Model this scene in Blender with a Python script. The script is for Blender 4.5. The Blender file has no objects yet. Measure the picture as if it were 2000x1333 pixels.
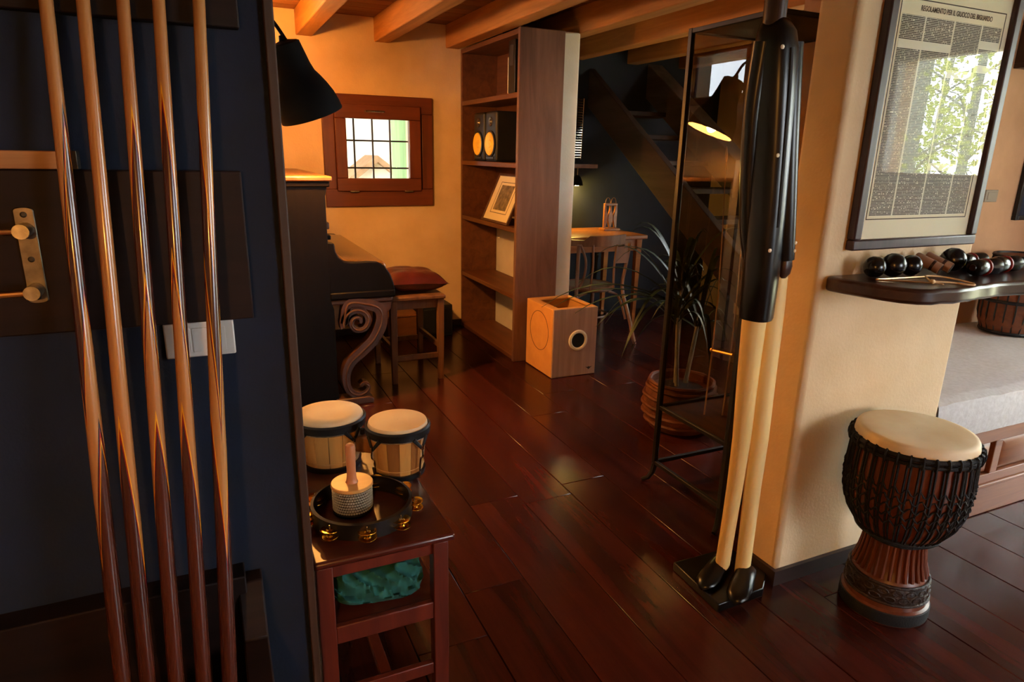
import bpy, math, random
from mathutils import Vector, Matrix, noise
rnd = random.Random(7)
PI = math.pi
scene = bpy.context.scene
COL = scene.collection

# ------------------------------------------------------------------ camera
PITCH, ROLL, YAW, FPX, EYE = math.radians(15.95), math.radians(1.2), math.radians(24.8), 1283.4, 1.50
fw = Vector((math.sin(YAW)*math.cos(PITCH), math.cos(YAW)*math.cos(PITCH), -math.sin(PITCH)))
rt = Vector((math.cos(YAW), -math.sin(YAW), 0)); up = rt.cross(fw)
r2 = math.cos(ROLL)*rt + math.sin(ROLL)*up; u2 = -math.sin(ROLL)*rt + math.cos(ROLL)*up
cam_d = bpy.data.cameras.new('camera'); cam = bpy.data.objects.new('camera', cam_d); COL.objects.link(cam)
cam.matrix_world = Matrix(((r2.x, u2.x, -fw.x, 0), (r2.y, u2.y, -fw.y, 0), (r2.z, u2.z, -fw.z, EYE), (0, 0, 0, 1)))
cam_d.sensor_width = 36; cam_d.lens = FPX*36/2000; cam_d.clip_start = 0.02; cam_d.clip_end = 200
scene.camera = cam

# ------------------------------------------------------------------ world, exposure
world = bpy.data.worlds.new('sky'); scene.world = world; world.use_nodes = True
bg = world.node_tree.nodes['Background']
bg.inputs['Color'].default_value = (0.86, 0.93, 1.0, 1); bg.inputs['Strength'].default_value = 20.5
scene.view_settings.view_transform = 'Standard'; scene.view_settings.look = 'None'
scene.view_settings.exposure = 0.0; scene.view_settings.gamma = 1.0; scene.view_settings.use_curve_mapping = False
scene.cycles.max_bounces = 8; scene.cycles.diffuse_bounces = 4; scene.cycles.glossy_bounces = 4
scene.cycles.transparent_max_bounces = 16; scene.cycles.caustics_reflective = False; scene.cycles.caustics_refractive = False
scene.cycles.sample_clamp_indirect = 60.0

def light(name, kind, loc, energy, color, size=0.05, rot=None, parent=None, spot=None, blend=0.3):
    d = bpy.data.lights.new(name, kind); d.energy = energy; d.color = color
    if kind == 'AREA':
        d.shape = 'RECTANGLE'; d.size, d.size_y = size
    else:
        d.shadow_soft_size = size
    if spot: d.spot_size = spot; d.spot_blend = blend
    o = bpy.data.objects.new(name, d); COL.objects.link(o); o.location = loc
    if rot: o.rotation_euler = rot
    if parent:
        o.location = Vector(loc) - parent.location; o.parent = parent
    return o
WARM = (1.0, 0.42, 0.085)

# ------------------------------------------------------------------ materials
def srgb(h):
    h = h.lstrip('#'); c = [int(h[i:i+2], 16)/255 for i in (0, 2, 4)]
    return tuple(x/12.92 if x <= .04045 else ((x+.055)/1.055)**2.4 for x in c) + (1,)
MATS = {}
def base_mat(name):
    m = bpy.data.materials.new(name); m.use_nodes = True; MATS[name] = m
    nt = m.node_tree; b = nt.nodes['Principled BSDF']
    return m, nt, b
def N(nt, typ, **kw):
    n = nt.nodes.new(typ)
    for k, v in kw.items():
        if k in n.inputs: n.inputs[k].default_value = v
        else: setattr(n, k, v)
    return n
def L(nt, a, b): nt.links.new(a, b)
def mat(name, c, rough=.5, metal=0, spec=.5, c2=None, nscale=30, bump=0, bscale=60, coat=0, sheen=0, emit=None, estr=0):
    m, nt, b = base_mat(name)
    b.inputs['Base Color'].default_value = srgb(c); b.inputs['Roughness'].default_value = rough
    b.inputs['Metallic'].default_value = metal; b.inputs['Specular IOR Level'].default_value = spec
    if coat: b.inputs['Coat Weight'].default_value = coat; b.inputs['Coat Roughness'].default_value = .12
    if sheen: b.inputs['Sheen Weight'].default_value = sheen
    tc = N(nt, 'ShaderNodeTexCoord')
    if c2:
        n = N(nt, 'ShaderNodeTexNoise', Scale=nscale, Detail=5.0); L(nt, tc.outputs['Object'], n.inputs['Vector'])
        mx = N(nt, 'ShaderNodeMixRGB'); mx.inputs[1].default_value = srgb(c); mx.inputs[2].default_value = srgb(c2)
        r = N(nt, 'ShaderNodeValToRGB'); r.color_ramp.elements[0].position = .35; r.color_ramp.elements[1].position = .65
        L(nt, n.outputs['Fac'], r.inputs['Fac']); L(nt, r.outputs['Color'], mx.inputs[0]); L(nt, mx.outputs[0], b.inputs['Base Color'])
    if bump:
        n2 = N(nt, 'ShaderNodeTexNoise', Scale=bscale, Detail=4.0); L(nt, tc.outputs['Object'], n2.inputs['Vector'])
        bp = N(nt, 'ShaderNodeBump', Strength=bump, Distance=.01); L(nt, n2.outputs['Fac'], bp.inputs['Height']); L(nt, bp.outputs['Normal'], b.inputs['Normal'])
    if emit:
        b.inputs['Emission Color'].default_value = emit; b.inputs['Emission Strength'].default_value = estr
    return m
def wood(name, c, c2, axis='z', scale=6, stretch=14, rough=.45, spec=.4, coat=0, bump=.05, rand=0.0):
    """grain stretched along the given object axis; rand varies the value from object to object"""
    m, nt, b = base_mat(name)
    tc = N(nt, 'ShaderNodeTexCoord'); mp = N(nt, 'ShaderNodeMapping')
    s = [scale*stretch]*3; s['xyz'.index(axis)] = scale
    mp.inputs['Scale'].default_value = s
    L(nt, tc.outputs['Object'], mp.inputs['Vector'])
    oi = N(nt, 'ShaderNodeObjectInfo')
    ad = N(nt, 'ShaderNodeVectorMath', operation='ADD'); sc = N(nt, 'ShaderNodeVectorMath', operation='SCALE'); sc.inputs[0].default_value = (37, 11, 23)
    L(nt, oi.outputs['Random'], sc.inputs['Scale']); L(nt, mp.outputs[0], ad.inputs[0]); L(nt, sc.outputs[0], ad.inputs[1])
    n = N(nt, 'ShaderNodeTexNoise', Scale=.25, Detail=8.0, Roughness=.65, Distortion=.6); L(nt, ad.outputs[0], n.inputs['Vector'])
    r = N(nt, 'ShaderNodeValToRGB'); e = r.color_ramp.elements
    e[0].position = .32; e[0].color = srgb(c2); e[1].position = .66; e[1].color = srgb(c)
    L(nt, n.outputs['Fac'], r.inputs['Fac'])
    out = r.outputs['Color']
    if rand:
        hs = N(nt, 'ShaderNodeHueSaturation'); mr = N(nt, 'ShaderNodeMapRange'); mr.inputs['To Min'].default_value = 1-rand; mr.inputs['To Max'].default_value = 1+rand
        L(nt, oi.outputs['Random'], mr.inputs['Value']); L(nt, mr.outputs[0], hs.inputs['Value']); L(nt, out, hs.inputs['Color']); out = hs.outputs['Color']
    L(nt, out, b.inputs['Base Color'])
    b.inputs['Roughness'].default_value = rough; b.inputs['Specular IOR Level'].default_value = spec
    if coat: b.inputs['Coat Weight'].default_value = coat; b.inputs['Coat Roughness'].default_value = .15
    if bump:
        bp = N(nt, 'ShaderNodeBump', Strength=bump, Distance=.01); L(nt, n.outputs['Fac'], bp.inputs['Height']); L(nt, bp.outputs['Normal'], b.inputs['Normal'])
    return m
def glass(name, tint='#ffffff', ior=1.5, rough=0.0):
    m, nt, b = base_mat(name); nt.nodes.remove(b)
    t = N(nt, 'ShaderNodeBsdfTransparent'); t.inputs['Color'].default_value = srgb(tint)
    g = N(nt, 'ShaderNodeBsdfGlossy'); g.inputs['Roughness'].default_value = rough
    fr = N(nt, 'ShaderNodeFresnel', IOR=ior); mx = N(nt, 'ShaderNodeMixShader')
    ge = N(nt, 'ShaderNodeNewGeometry'); iv = N(nt, 'ShaderNodeMath', operation='SUBTRACT'); iv.inputs[0].default_value = 1.0
    L(nt, ge.outputs['Backfacing'], iv.inputs[1]); ml = N(nt, 'ShaderNodeMath', operation='MULTIPLY')   # each thin pane reflects once, on entering
    L(nt, iv.outputs[0], ml.inputs[0]); L(nt, fr.outputs[0], ml.inputs[1])
    L(nt, ml.outputs[0], mx.inputs[0]); L(nt, t.outputs[0], mx.inputs[1]); L(nt, g.outputs[0], mx.inputs[2])
    L(nt, mx.outputs[0], nt.nodes['Material Output'].inputs['Surface'])
    return m

def vary_rough(m, lo, hi, scale):
    nt = m.node_tree; b = nt.nodes['Principled BSDF']; tc = N(nt, 'ShaderNodeTexCoord'); n = N(nt, 'ShaderNodeTexNoise', Scale=scale, Detail=6.0)
    mr = N(nt, 'ShaderNodeMapRange'); mr.inputs['From Min'].default_value = .35; mr.inputs['From Max'].default_value = .65; mr.inputs['To Min'].default_value = lo; mr.inputs['To Max'].default_value = hi
    L(nt, tc.outputs['Object'], n.inputs['Vector']); L(nt, n.outputs['Fac'], mr.inputs['Value']); L(nt, mr.outputs[0], b.inputs['Roughness'])
M = dict(
    plaster=mat('cream plaster', '#e2c6a0', .85, c2='#d8ba92', nscale=5, bump=.12, bscale=90),
    plaster_pale=mat('off white plaster', '#e4e0da', .85, c2='#dbd6ce', nscale=6, bump=.12, bscale=90),
    navy=mat('navy wall paint', '#0b1830', .85, c2='#091426', nscale=9, bump=.06, bscale=160),
    ink=mat('blue black wall paint', '#121929', .85, c2='#0f1522', nscale=9, bump=.06, bscale=160),
    floor=wood('red brown floor boards', '#4a1d15', '#2c100c', 'y', 3, 12, .21, .30, bump=.03, rand=.22),
    floor_base=mat('dark floor gap', '#1a0a07', .8),
    beam=wood('honey pine beam', '#bb7f3e', '#96602c', 'y', 4, 14, .6, .3, rand=.1),
    ceil_board=wood('brown ceiling board', '#8d5a30', '#6d4322', 'x', 4, 12, .6, .3, rand=.15),
    trim=wood('dark oak trim', '#4a352a', '#33241c', 'z', 5, 16, .55, .3),
    skirting=mat('dark skirting', '#2a1812', .5),
    rackwood=wood('dark stained rack board', '#24130f', '#150b09', 'x', 4, 14, .6, .2),
    ledge=wood('light oak ledge', '#a9764c', '#8a5c38', 'x', 6, 14, .5, .4),
    steel=mat('brushed steel', '#b5ab9c', .35, 1, c2='#8f8779', nscale=60),
    steel_dark=mat('dull steel plate', '#7d7468', .45, 1, c2='#5f584f', nscale=40),
    black=mat('black metal', '#0b0c0f', .45),
    iron=mat('black iron', '#2b2723', .42, .5),
    white_plastic=mat('white plastic', '#cdc8c2', .4),
    ebony=wood('black brown piano wood', '#100a08', '#080505', 'z', 5, 12, .5, .12),
    piano_carved=wood('carved walnut', '#55341f', '#3a2215', 'z', 6, 8, .4, .5),
    piano_top=wood('lamplit piano lid', '#8a5c38', '#6d4427', 'y', 5, 14, .35, .5),  # lighter than the dark body: lamp light on the lid put into the colour
    keylid=wood('varnished key lid', '#6a4a26', '#4d3519', 'y', 4, 14, .22, .6, coat=.4),
    stool=wood('old oak stool', '#6d4629', '#4b2e1a', 'z', 6, 12, .5, .4),
    leather=mat('burgundy leather', '#4a1713', .33, c2='#34100e', nscale=9, bump=.15, bscale=70),
    winframe=wood('red brown window frame', '#6a3320', '#522616', 'x', 5, 14, .42, .45),
    winframe_v=wood('red brown window stile', '#6a3320', '#522616', 'z', 5, 14, .42, .45),
    brass=mat('brass', '#b98d45', .3, 1),
    shelf=wood('brown shelf board', '#6e4227', '#4e2c19', 'y', 5, 12, .5, .4),
    shelf_end=wood('violet brown larch board', '#7d5a4c', '#573a31', 'z', 4, 9, .45, .4),
    amber=mat('yellow speaker cone', '#f7cb35', .5),
    ivory=mat('ivory mount board', '#ddd3b2', .8),
    paper_dark=mat('dark engraving', '#5b5243', .9, c2='#8a7c62', nscale=26),
    picframe=wood('brown picture frame', '#5b3a23', '#3d2616', 'z', 6, 12, .4, .5),
    yellowed=mat('yellowed paper', '#d9b266', .8),
    mdf=mat('pale birch panel', '#dfa55e', .55, c2='#d69a54', nscale=12),
    cajon=wood('walnut veneer', '#bd9f93', '#a08276', 'z', 5, 16, .45, .4),
    whitering=mat('white plastic ring', '#ece4d2', .4),
    charcoal=mat('charcoal print', '#2a2320', .7),
    desk=wood('honey desk wood', '#a8672f', '#7d4820', 'x', 5, 12, .3, .5),
    chair=wood('bentwood beech', '#8e6c5a', '#6b4c3d', 'z', 6, 10, .4, .5),
    cane=mat('grey brown seat', '#857866', .6),
    stair=wood('rough dark stair timber', '#3f2d25', '#271a14', 'y', 4, 9, .7, .2, bump=.15),
    stair_grey=wood('lighter grey stair beam', '#6b5a50', '#43352d', 'y', 4, 9, .6, .35, bump=.15),  # lighter and greyer than the other stair timber
    leaf=mat('dark green leaf', '#2b421c', .5, c2='#1d3114', nscale=7),
    leaf_out=mat('birch leaf green', '#a9bb55', .6, c2='#cdd67f', nscale=3),
    bark=mat('pale birch bark', '#b9bdb6', .8, c2='#8f9690', nscale=9),
    wicker=wood('brown woven basket', '#7a4526', '#4e2a18', 'x', 18, 3, .6, .3, bump=.4),
    soil=mat('soil', '#1a120d', .95),
    clear=glass('clear pane'), vit_glass=glass('display case pane', '#e6e2da', 1.5),
    statue_black=wood('black lacquered wood', '#120d0d', '#0a0708', 'z', 4, 8, .28, .45),
    statue_cream=wood('cream painted wood', '#fbd896', '#ecc47c', 'z', 3, 8, .5, .4),
    statue_brown=wood('dark brown carved wood', '#3d241a', '#271611', 'z', 5, 8, .35, .5),
    cream_dot=mat('cream button', '#e6d9bd', .35),
    live=wood('dark walnut live edge', '#4a2c20', '#2d1912', 'x', 4, 12, .3, .5, coat=.2),
    poster_frame=wood('dark mahogany frame', '#40272a', '#2b191b', 'z', 6, 14, .4, .5),
    linen=mat('grey beige linen', '#c4c0c0', .9, c2='#b9b4b3', nscale=60, bump=.25, bscale=25),
    chest=wood('reddish brown bench wood', '#8a5432', '#693b21', 'x', 5, 12, .38, .5),
    skin=mat('goat skin drum head', '#f0d9b4', .6, c2='#e2c295', nscale=6),
    djembe=wood('red brown djembe wood', '#7b4024', '#562a17', 'z', 7, 10, .35, .5),
    djembe_dark=mat('carved dark band', '#231713', .55, c2='#3a261c', nscale=45, bump=.9, bscale=55),
    rope=mat('black rope', '#0e0d10', .75, bump=.4, bscale=300),
    bstave=wood('golden stave', '#d9a45c', '#c28a45', 'z', 6, 12, .3, .5, coat=.3, rand=.12),
    bstave2=wood('brown stave', '#a9713a', '#8d5a2b', 'z', 6, 12, .3, .5, coat=.3, rand=.12),
    chrome=mat('chrome', '#d8d8d8', .12, 1),
    bead=mat('bright steel bead', '#e9e4da', .35, .6),
    gold=mat('gold jingle', '#d79a2e', .25, 1),
    tamb=wood('black tambourine hoop', '#1e1512', '#120d0b', 'x', 6, 6, .35, .5),
    beech=wood('light beech', '#d8a566', '#c48f50', 'x', 6, 12, .4, .5),
    beech_red=wood('reddish handle', '#c4835a', '#b07049', 'z', 6, 12, .4, .5),
    table=wood('dark red stained table', '#5c2519', '#3b150f', 'x', 5, 12, .28, .5, coat=.25),
    table_leg=wood('dark red stained leg', '#6e2c1c', '#4b1b12', 'z', 5, 12, .4, .5),
    teal=mat('teal cloth', '#27716e', .9, c2='#1f625f', nscale=10),
    ball=mat('black gloss gourd', '#0f0f12', .22),
    clave=wood('rosewood clave', '#a9836c', '#8d6853', 'y', 6, 10, .4, .5),
    red_band=mat('red band', '#8a1f18', .4),
    copper=mat('copper rod', '#d7a878', .3, 1),
    string=mat('pale string', '#dcb98e', .8),
    bulb=mat('glowing bulb', '#ffd08a', .4, emit=(1, .62, .25, 1), estr=40),
    bulb_hot=mat('bright desk bulb', '#ffd08a', .4, emit=(1, .66, .28, 1), estr=220),
    opal=mat('opal lamp diffuser', '#fff0d8', .5, emit=(1, .66, .30, 1), estr=20),
    shade_in=mat('white lamp inside', '#f3e6cf', .6),
    lamp_cap=mat('black enamel', '#050508', .7, spec=.12),
    green_shutter=wood('green wooden shutter', '#86a573', '#6a8a5c', 'z', 6, 8, .7, .2),
    stone=mat('pale stone', '#cfc3ae', .9, c2='#e4dccb', nscale=3, bump=.4, bscale=8),
    roof_tile=mat('brown gable', '#a98763', .9, c2='#957352', nscale=5),
    ground=mat('sunny ground', '#cfc6a8', .95, c2='#b5b684', nscale=1.2),
    dark_box=mat('navy black box', '#141519', .5),
    brown_box=wood('plain brown box', '#6b4124', '#513019', 'x', 5, 10, .6, .3),
    bedwall=mat('brown shadow plaster', '#b98d68', .9, c2='#ad825e', nscale=5, bump=.1),  # darker than the other plaster: shade of the alcove put into the colour
    shadepale=mat('cream fabric shade', '#f0d9a8', .8),
)
def translucent(m, amount, colr):
    nt = m.node_tree; b = nt.nodes['Principled BSDF']; tr = N(nt, 'ShaderNodeBsdfTranslucent'); tr.inputs['Color'].default_value = srgb(colr)
    mx = N(nt, 'ShaderNodeMixShader'); mx.inputs[0].default_value = amount
    L(nt, b.outputs[0], mx.inputs[1]); L(nt, tr.outputs[0], mx.inputs[2]); L(nt, mx.outputs[0], nt.nodes['Material Output'].inputs['Surface'])
translucent(M['leaf_out'], .6, '#dfe88a'); translucent(M['leaf'], .2, '#3a5c1e')
# ------------------------------------------------------------------ mesh builder
class MB:
    def __init__(s): s.v = []; s.f = []; s.mi = []; s.cur = 0
    def face(s, idx): s.f.append(tuple(idx)); s.mi.append(s.cur)
    def add(s, verts, faces):
        o = len(s.v); s.v += [Vector(p) for p in verts]
        for q in faces: s.face([i+o for i in q])
        return s
    def box(s, x0, x1, y0, y1, z0, z1):
        return s.add([(x0,y0,z0),(x1,y0,z0),(x1,y1,z0),(x0,y1,z0),(x0,y0,z1),(x1,y0,z1),(x1,y1,z1),(x0,y1,z1)],
                     [(0,3,2,1),(4,5,6,7),(0,1,5,4),(1,2,6,5),(2,3,7,6),(3,0,4,7)])
    def loft(s, rings, caps=True, closed=False):
        n = len(rings[0]); o = len(s.v)
        for r in rings: s.v += [Vector(p) for p in r]
        k = len(rings)
        for i in range(k if closed else k-1):
            a = o+i*n; b = o+((i+1) % k)*n
            for j in range(n): s.face((a+j, a+(j+1) % n, b+(j+1) % n, b+j))
        if caps and not closed:
            s.face([o+j for j in reversed(range(n))]); s.face([o+(k-1)*n+j for j in range(n)])
        return s
    def tube(s, path, r, n=8, caps=True, squash=None, closed=False):
        P = [Vector(p) for p in path]; R = r if isinstance(r, (list, tuple)) else [r]*len(P)
        rings = []; prev = None
        for i, p in enumerate(P):
            if closed: t = (P[(i+1) % len(P)]-P[i-1]).normalized()
            else: t = (P[min(i+1, len(P)-1)]-P[max(i-1, 0)]).normalized()
            if prev is None:
                a = Vector((0,0,1)) if abs(t.z) < .9 else Vector((1,0,0)); x = t.cross(a).normalized()
            else:
                x = (prev - t*prev.dot(t)).normalized()
            prev = x; y = t.cross(x); q = squash or (1, 1)
            rings.append([p + x*R[i]*q[0]*math.cos(2*PI*k/n) + y*R[i]*q[1]*math.sin(2*PI*k/n) for k in range(n)])
        return s.loft(rings, caps, closed)
    def lathe(s, prof, n=32, c=(0,0,0), caps=True, mtx=None, a0=0, a1=2*PI):
        c = Vector(c); full = abs(a1-a0-2*PI) < 1e-6; rings = []
        for (r, z) in prof:
            ring = []
            for k in range(n if full else n+1):
                a = a0+(a1-a0)*k/n
                p = Vector((r*math.cos(a), r*math.sin(a), z))
                ring.append(c + (mtx @ p if mtx else p))
            rings.append(ring)
        if full: return s.loft(rings, caps)
        o = len(s.v); m = n+1
        for r in rings: s.v += r
        for i in range(len(rings)-1):
            for j in range(n): s.face((o+i*m+j, o+i*m+j+1, o+(i+1)*m+j+1, o+(i+1)*m+j))
        return s
    def prism(s, pts, axis, a, b):
        """outline pts (two coordinates) extruded along axis from a to b: 'y' pts=(x,z), 'x' pts=(y,z), 'z' pts=(x,y)"""
        def P(p, t): return {'y': (p[0], t, p[1]), 'x': (t, p[0], p[1]), 'z': (p[0], p[1], t)}[axis]
        n = len(pts); o = len(s.v)
        s.v += [Vector(P(p, a)) for p in pts] + [Vector(P(p, b)) for p in pts]
        s.face([o+i for i in range(n)]); s.face([o+n+i for i in reversed(range(n))])
        for i in range(n): s.face((o+i, o+n+i, o+n+(i+1) % n, o+(i+1) % n))
        return s
    def beam(s, p, q, w, h):
        """square bar from p to q, w across and h deep"""
        p, q = Vector(p), Vector(q); t = (q-p).normalized(); a = Vector((0,0,1)) if abs(t.z) < .95 else Vector((0,1,0))
        x = t.cross(a).normalized(); y = x.cross(t)
        return s.loft([[c+x*i*w/2+y*j*h/2 for i, j in ((-1,-1),(1,-1),(1,1),(-1,1))] for c in (p, q)])
    def ribbon(s, path, widths, thick, side=Vector((0,1,0))):
        """flat band whose width lies in the plane of the path, thickness along side"""
        P = [Vector(p) for p in path]; rings = []
        for i, p in enumerate(P):
            t = (P[min(i+1, len(P)-1)]-P[max(i-1, 0)]).normalized(); x = t.cross(side).normalized()*widths[i]/2; y = side*thick/2
            rings.append([p-x-y, p+x-y, p+x+y, p-x+y])
        return s.loft(rings)
    def sphere(s, c, r, n=16, sq=(1,1,1)):
        m = n//2; rings = []
        for i in range(1, m):
            a = PI*i/m
            rings.append([(c[0]+r*sq[0]*math.sin(a)*math.cos(2*PI*k/n), c[1]+r*sq[1]*math.sin(a)*math.sin(2*PI*k/n), c[2]-r*sq[2]*math.cos(a)) for k in range(n)])
        return s.loft(rings)

def obj(name, mb, m, parent=None, smooth=False, bevel=0, auto=35, seg=2):
    """one mesh object; geometry given in world space (or in the parent's space when the parent sits at the origin)"""
    me = bpy.data.meshes.new(name)
    vs = mb.v
    if parent is not None:
        off = parent.location.copy()
        if parent.parent: off = off + parent.parent.location
    else:
        xs = [v.x for v in vs]; ys = [v.y for v in vs]; zs = [v.z for v in vs]
        off = Vector(((min(xs)+max(xs))/2, (min(ys)+max(ys))/2, min(zs)))
    if parent is not None:
        xs = [v.x for v in vs]; ys = [v.y for v in vs]; zs = [v.z for v in vs]
        piv = Vector(((min(xs)+max(xs))/2, (min(ys)+max(ys))/2, min(zs)))
    else: piv = off
    me.from_pydata([tuple(v-piv) for v in vs], [], mb.f)
    ms = m if isinstance(m, (list, tuple)) else [m]
    for q in ms: me.materials.append(q if not isinstance(q, str) else M[q])
    if len(ms) > 1:
        for p, i in zip(me.polygons, mb.mi): p.material_index = i
    import bmesh
    b = bmesh.new(); b.from_mesh(me); bmesh.ops.recalc_face_normals(b, faces=b.faces); b.to_mesh(me); b.free()
    if smooth:
        for p in me.polygons: p.use_smooth = True
        me.set_sharp_from_angle(angle=math.radians(auto))
    o = bpy.data.objects.new(name, me); COL.objects.link(o)
    o.location = piv - off if parent is not None else piv
    if parent is not None: o.parent = parent
    if bevel:
        bv = o.modifiers.new('bevel', 'BEVEL'); bv.width = bevel; bv.segments = seg; bv.limit_method = 'ANGLE'; bv.angle_limit = math.radians(40)
        bv.harden_normals = False
        for p in me.polygons: p.use_smooth = True
        me.set_sharp_from_angle(angle=math.radians(30))
    return o
def B(x0, x1, y0, y1, z0, z1): return MB().box(x0, x1, y0, y1, z0, z1)
def tag(o, label, cat, group=None):
    o['label'] = label; o['category'] = cat
    if group: o['group'] = group
    return o
def thing(name, label, cat, loc, rz=0, group=None):
    o = bpy.data.objects.new(name, None); COL.objects.link(o); o.location = loc; o.rotation_euler = (0, 0, rz); o.empty_display_size = .05
    return tag(o, label, cat, group)
def struct(name, mb, m, label, cat='structure', parent=None, **kw):
    o = obj(name, mb, m, parent, **kw)
    if parent is None: o['kind'] = 'structure'; o['label'] = label; o['category'] = cat
    return o
def share(o, loc, parent):
    c = o.copy(); COL.objects.link(c); c.parent = parent; c.location = loc; return c
def dup(root, loc, rz, label, group=None):
    r = root.copy(); COL.objects.link(r); r.location = loc; r.rotation_euler = (0, 0, rz); r['label'] = label
    if group: r['group'] = group
    for ch in list(root.children):
        c = ch.copy(); COL.objects.link(c); c.parent = r
        for g in list(ch.children):
            d = g.copy(); COL.objects.link(d); d.parent = c
    return r
def bez(pts, n=10):
    """Catmull-Rom through the points"""
    P = [Vector(p) for p in pts]; out = []
    for i in range(len(P)-1):
        a = P[max(i-1, 0)]; b = P[i]; c = P[i+1]; d = P[min(i+2, len(P)-1)]
        for k in range(n):
            t = k/n
            out.append(.5*((2*b)+(c-a)*t+(2*a-5*b+4*c-d)*t*t+(3*b-a-3*c+d)*t**3))
    out.append(P[-1]); return out
def rect_wall(axis, at0, at1, u0, u1, z0, z1, holes):
    """wall slab with rectangular holes; axis 'y': slab between y=at0..at1, u is x; axis 'x': slab between x=at0..at1, u is y"""
    us = sorted({u0, u1, *[h[0] for h in holes], *[h[1] for h in holes]}); zs = sorted({z0, z1, *[h[2] for h in holes], *[h[3] for h in holes]})
    m = MB()
    for i in range(len(us)-1):
        for j in range(len(zs)-1):
            cu, cz = (us[i]+us[i+1])/2, (zs[j]+zs[j+1])/2
            if any(h[0] < cu < h[1] and h[2] < cz < h[3] for h in holes): continue
            if axis == 'y': m.box(us[i], us[i+1], at0, at1, zs[j], zs[j+1])
            else: m.box(at0, at1, us[i], us[i+1], zs[j], zs[j+1])
    return m

# ================================================================== SETTING
XW, XE, YS, YB, ZC = -3.2, 4.7, -3.2, 5.42, 2.47
floor = struct('floor', B(XW-.2, XE+.2, YS-.2, YB+.2, -.12, -.02), 'floor_base', 'dark red brown wooden plank floor')
PW = .235
k = 0; x = 1.40 - PW*20
while x < XE+.1:
    y = YS-.1 - rnd.random()*1.6
    while y < YB:
        ln = rnd.choice((1.9, 2.2, 2.6)); a, b = max(y, YS-.05), min(y+ln, YB+.1)
        if b-a > .1: obj('plank', B(x+.0012, x+PW-.0012, a+.001, b-.001, -.025, 0+rnd.uniform(-.0006, .0006)), 'floor', floor, bevel=.0018, seg=1)
        y += ln
    x += PW
ceiling = struct('ceiling', B(XW-.2, XE+.2, YS-.2, YB+.2, ZC+.02, ZC+.14), 'ceil_board', 'brown wooden board ceiling over exposed beams')
y = 1.50
while y < YB-.01:
    obj('ceiling_board', B(.0, XE, y+.0015, min(y+.15, YB)-.0015, ZC, ZC+.03), 'ceil_board', ceiling, bevel=.004, seg=1); y += .15
x = .712
while x < XE-.1:
    obj('beam', B(x, x+.118, -2.2 if x > 3.4 else 1.1, YB+.03, 2.30, ZC+.005), 'beam', ceiling, bevel=.008); x += .577

WIN = (.955, 1.60, 1.215, 1.79)      # opening in the back wall
struct('wall_back', rect_wall('y', YB, YB+.28, -.1, 2.36, 0, ZC+.02, [WIN]), 'plaster', 'cream plaster back wall around the small barred window')
struct('wall_stairs', B(2.36, XE+.2, YB, YB+.28, 0, ZC+.02), 'ink', 'navy painted wall behind the stairs and desk')
struct('wall_divider', B(2.312, 2.447, 4.275, YB, 0, 2.302), 'plaster_pale', 'narrow off white wall end beside the tall bookshelf', bevel=.012)
LW = (3.80, 4.34, 1.93, 2.24)
struct('wall_left', rect_wall('x', -.02, .128, 1.50, YB, 0, ZC+.02, [LW]), 'plaster', 'cream plaster side wall behind the piano')
struct('wall_partition', B(XW, .129, 1.42, 1.50, 0, ZC+.02), 'navy', 'navy painted wall carrying the cue rack')
struct('trim_1', B(.129, .148, 1.405, 1.505, 0, ZC+.02), 'trim', 'dark oak strip along the end of the navy wall', bevel=.003)
struct('wall_pillar', B(1.76, 2.53, 1.48, 1.632, 0, ZC+.02), 'plaster', 'cream plaster wall stub with framed regulations and shelf', bevel=.02, seg=4)
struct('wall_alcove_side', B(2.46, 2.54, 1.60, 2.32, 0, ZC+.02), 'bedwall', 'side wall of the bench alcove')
struct('wall_alcove', B(2.54, XE, 2.31, 2.43, 0, ZC+.02), 'bedwall', 'plaster wall behind the bench, alcove shade put into its brown')
RW = (-.62, .20, 1.40, 2.215)
DR = (.32, 1.36, .04, 2.215)
SW = (2.46, 3.75, .70, 2.2)
struct('wall_right', rect_wall('x', XE, XE+.2, YS, YB, 0, ZC+.02, [RW, DR, SW]), 'plaster', 'cream plaster wall with wide window onto birch trees')
FWN = (2.6, 4.3, .95, 2.2)
struct('wall_front', rect_wall('y', YS-.2, YS, XW, XE+.2, 0, ZC+.02, [FWN]), 'plaster', 'cream plaster wall behind the camera')
struct('wall_west', B(XW-.2, XW, YS-.2, 1.5, 0, ZC+.02), 'plaster', 'cream plaster wall at the far side of the cue room')
struct('baseboard_back', B(.13, 2.0, YB-.015, YB, 0, .055), 'skirting', 'dark skirting along the cream back wall', bevel=.003)
m = MB(); m.box(1.745, 2.53, 1.465, 1.48, 0, .06); m.box(1.745, 1.76, 1.48, 1.632, 0, .06)
struct('baseboard_pillar', m, 'skirting', 'dark skirting around the cream wall stub')

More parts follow.
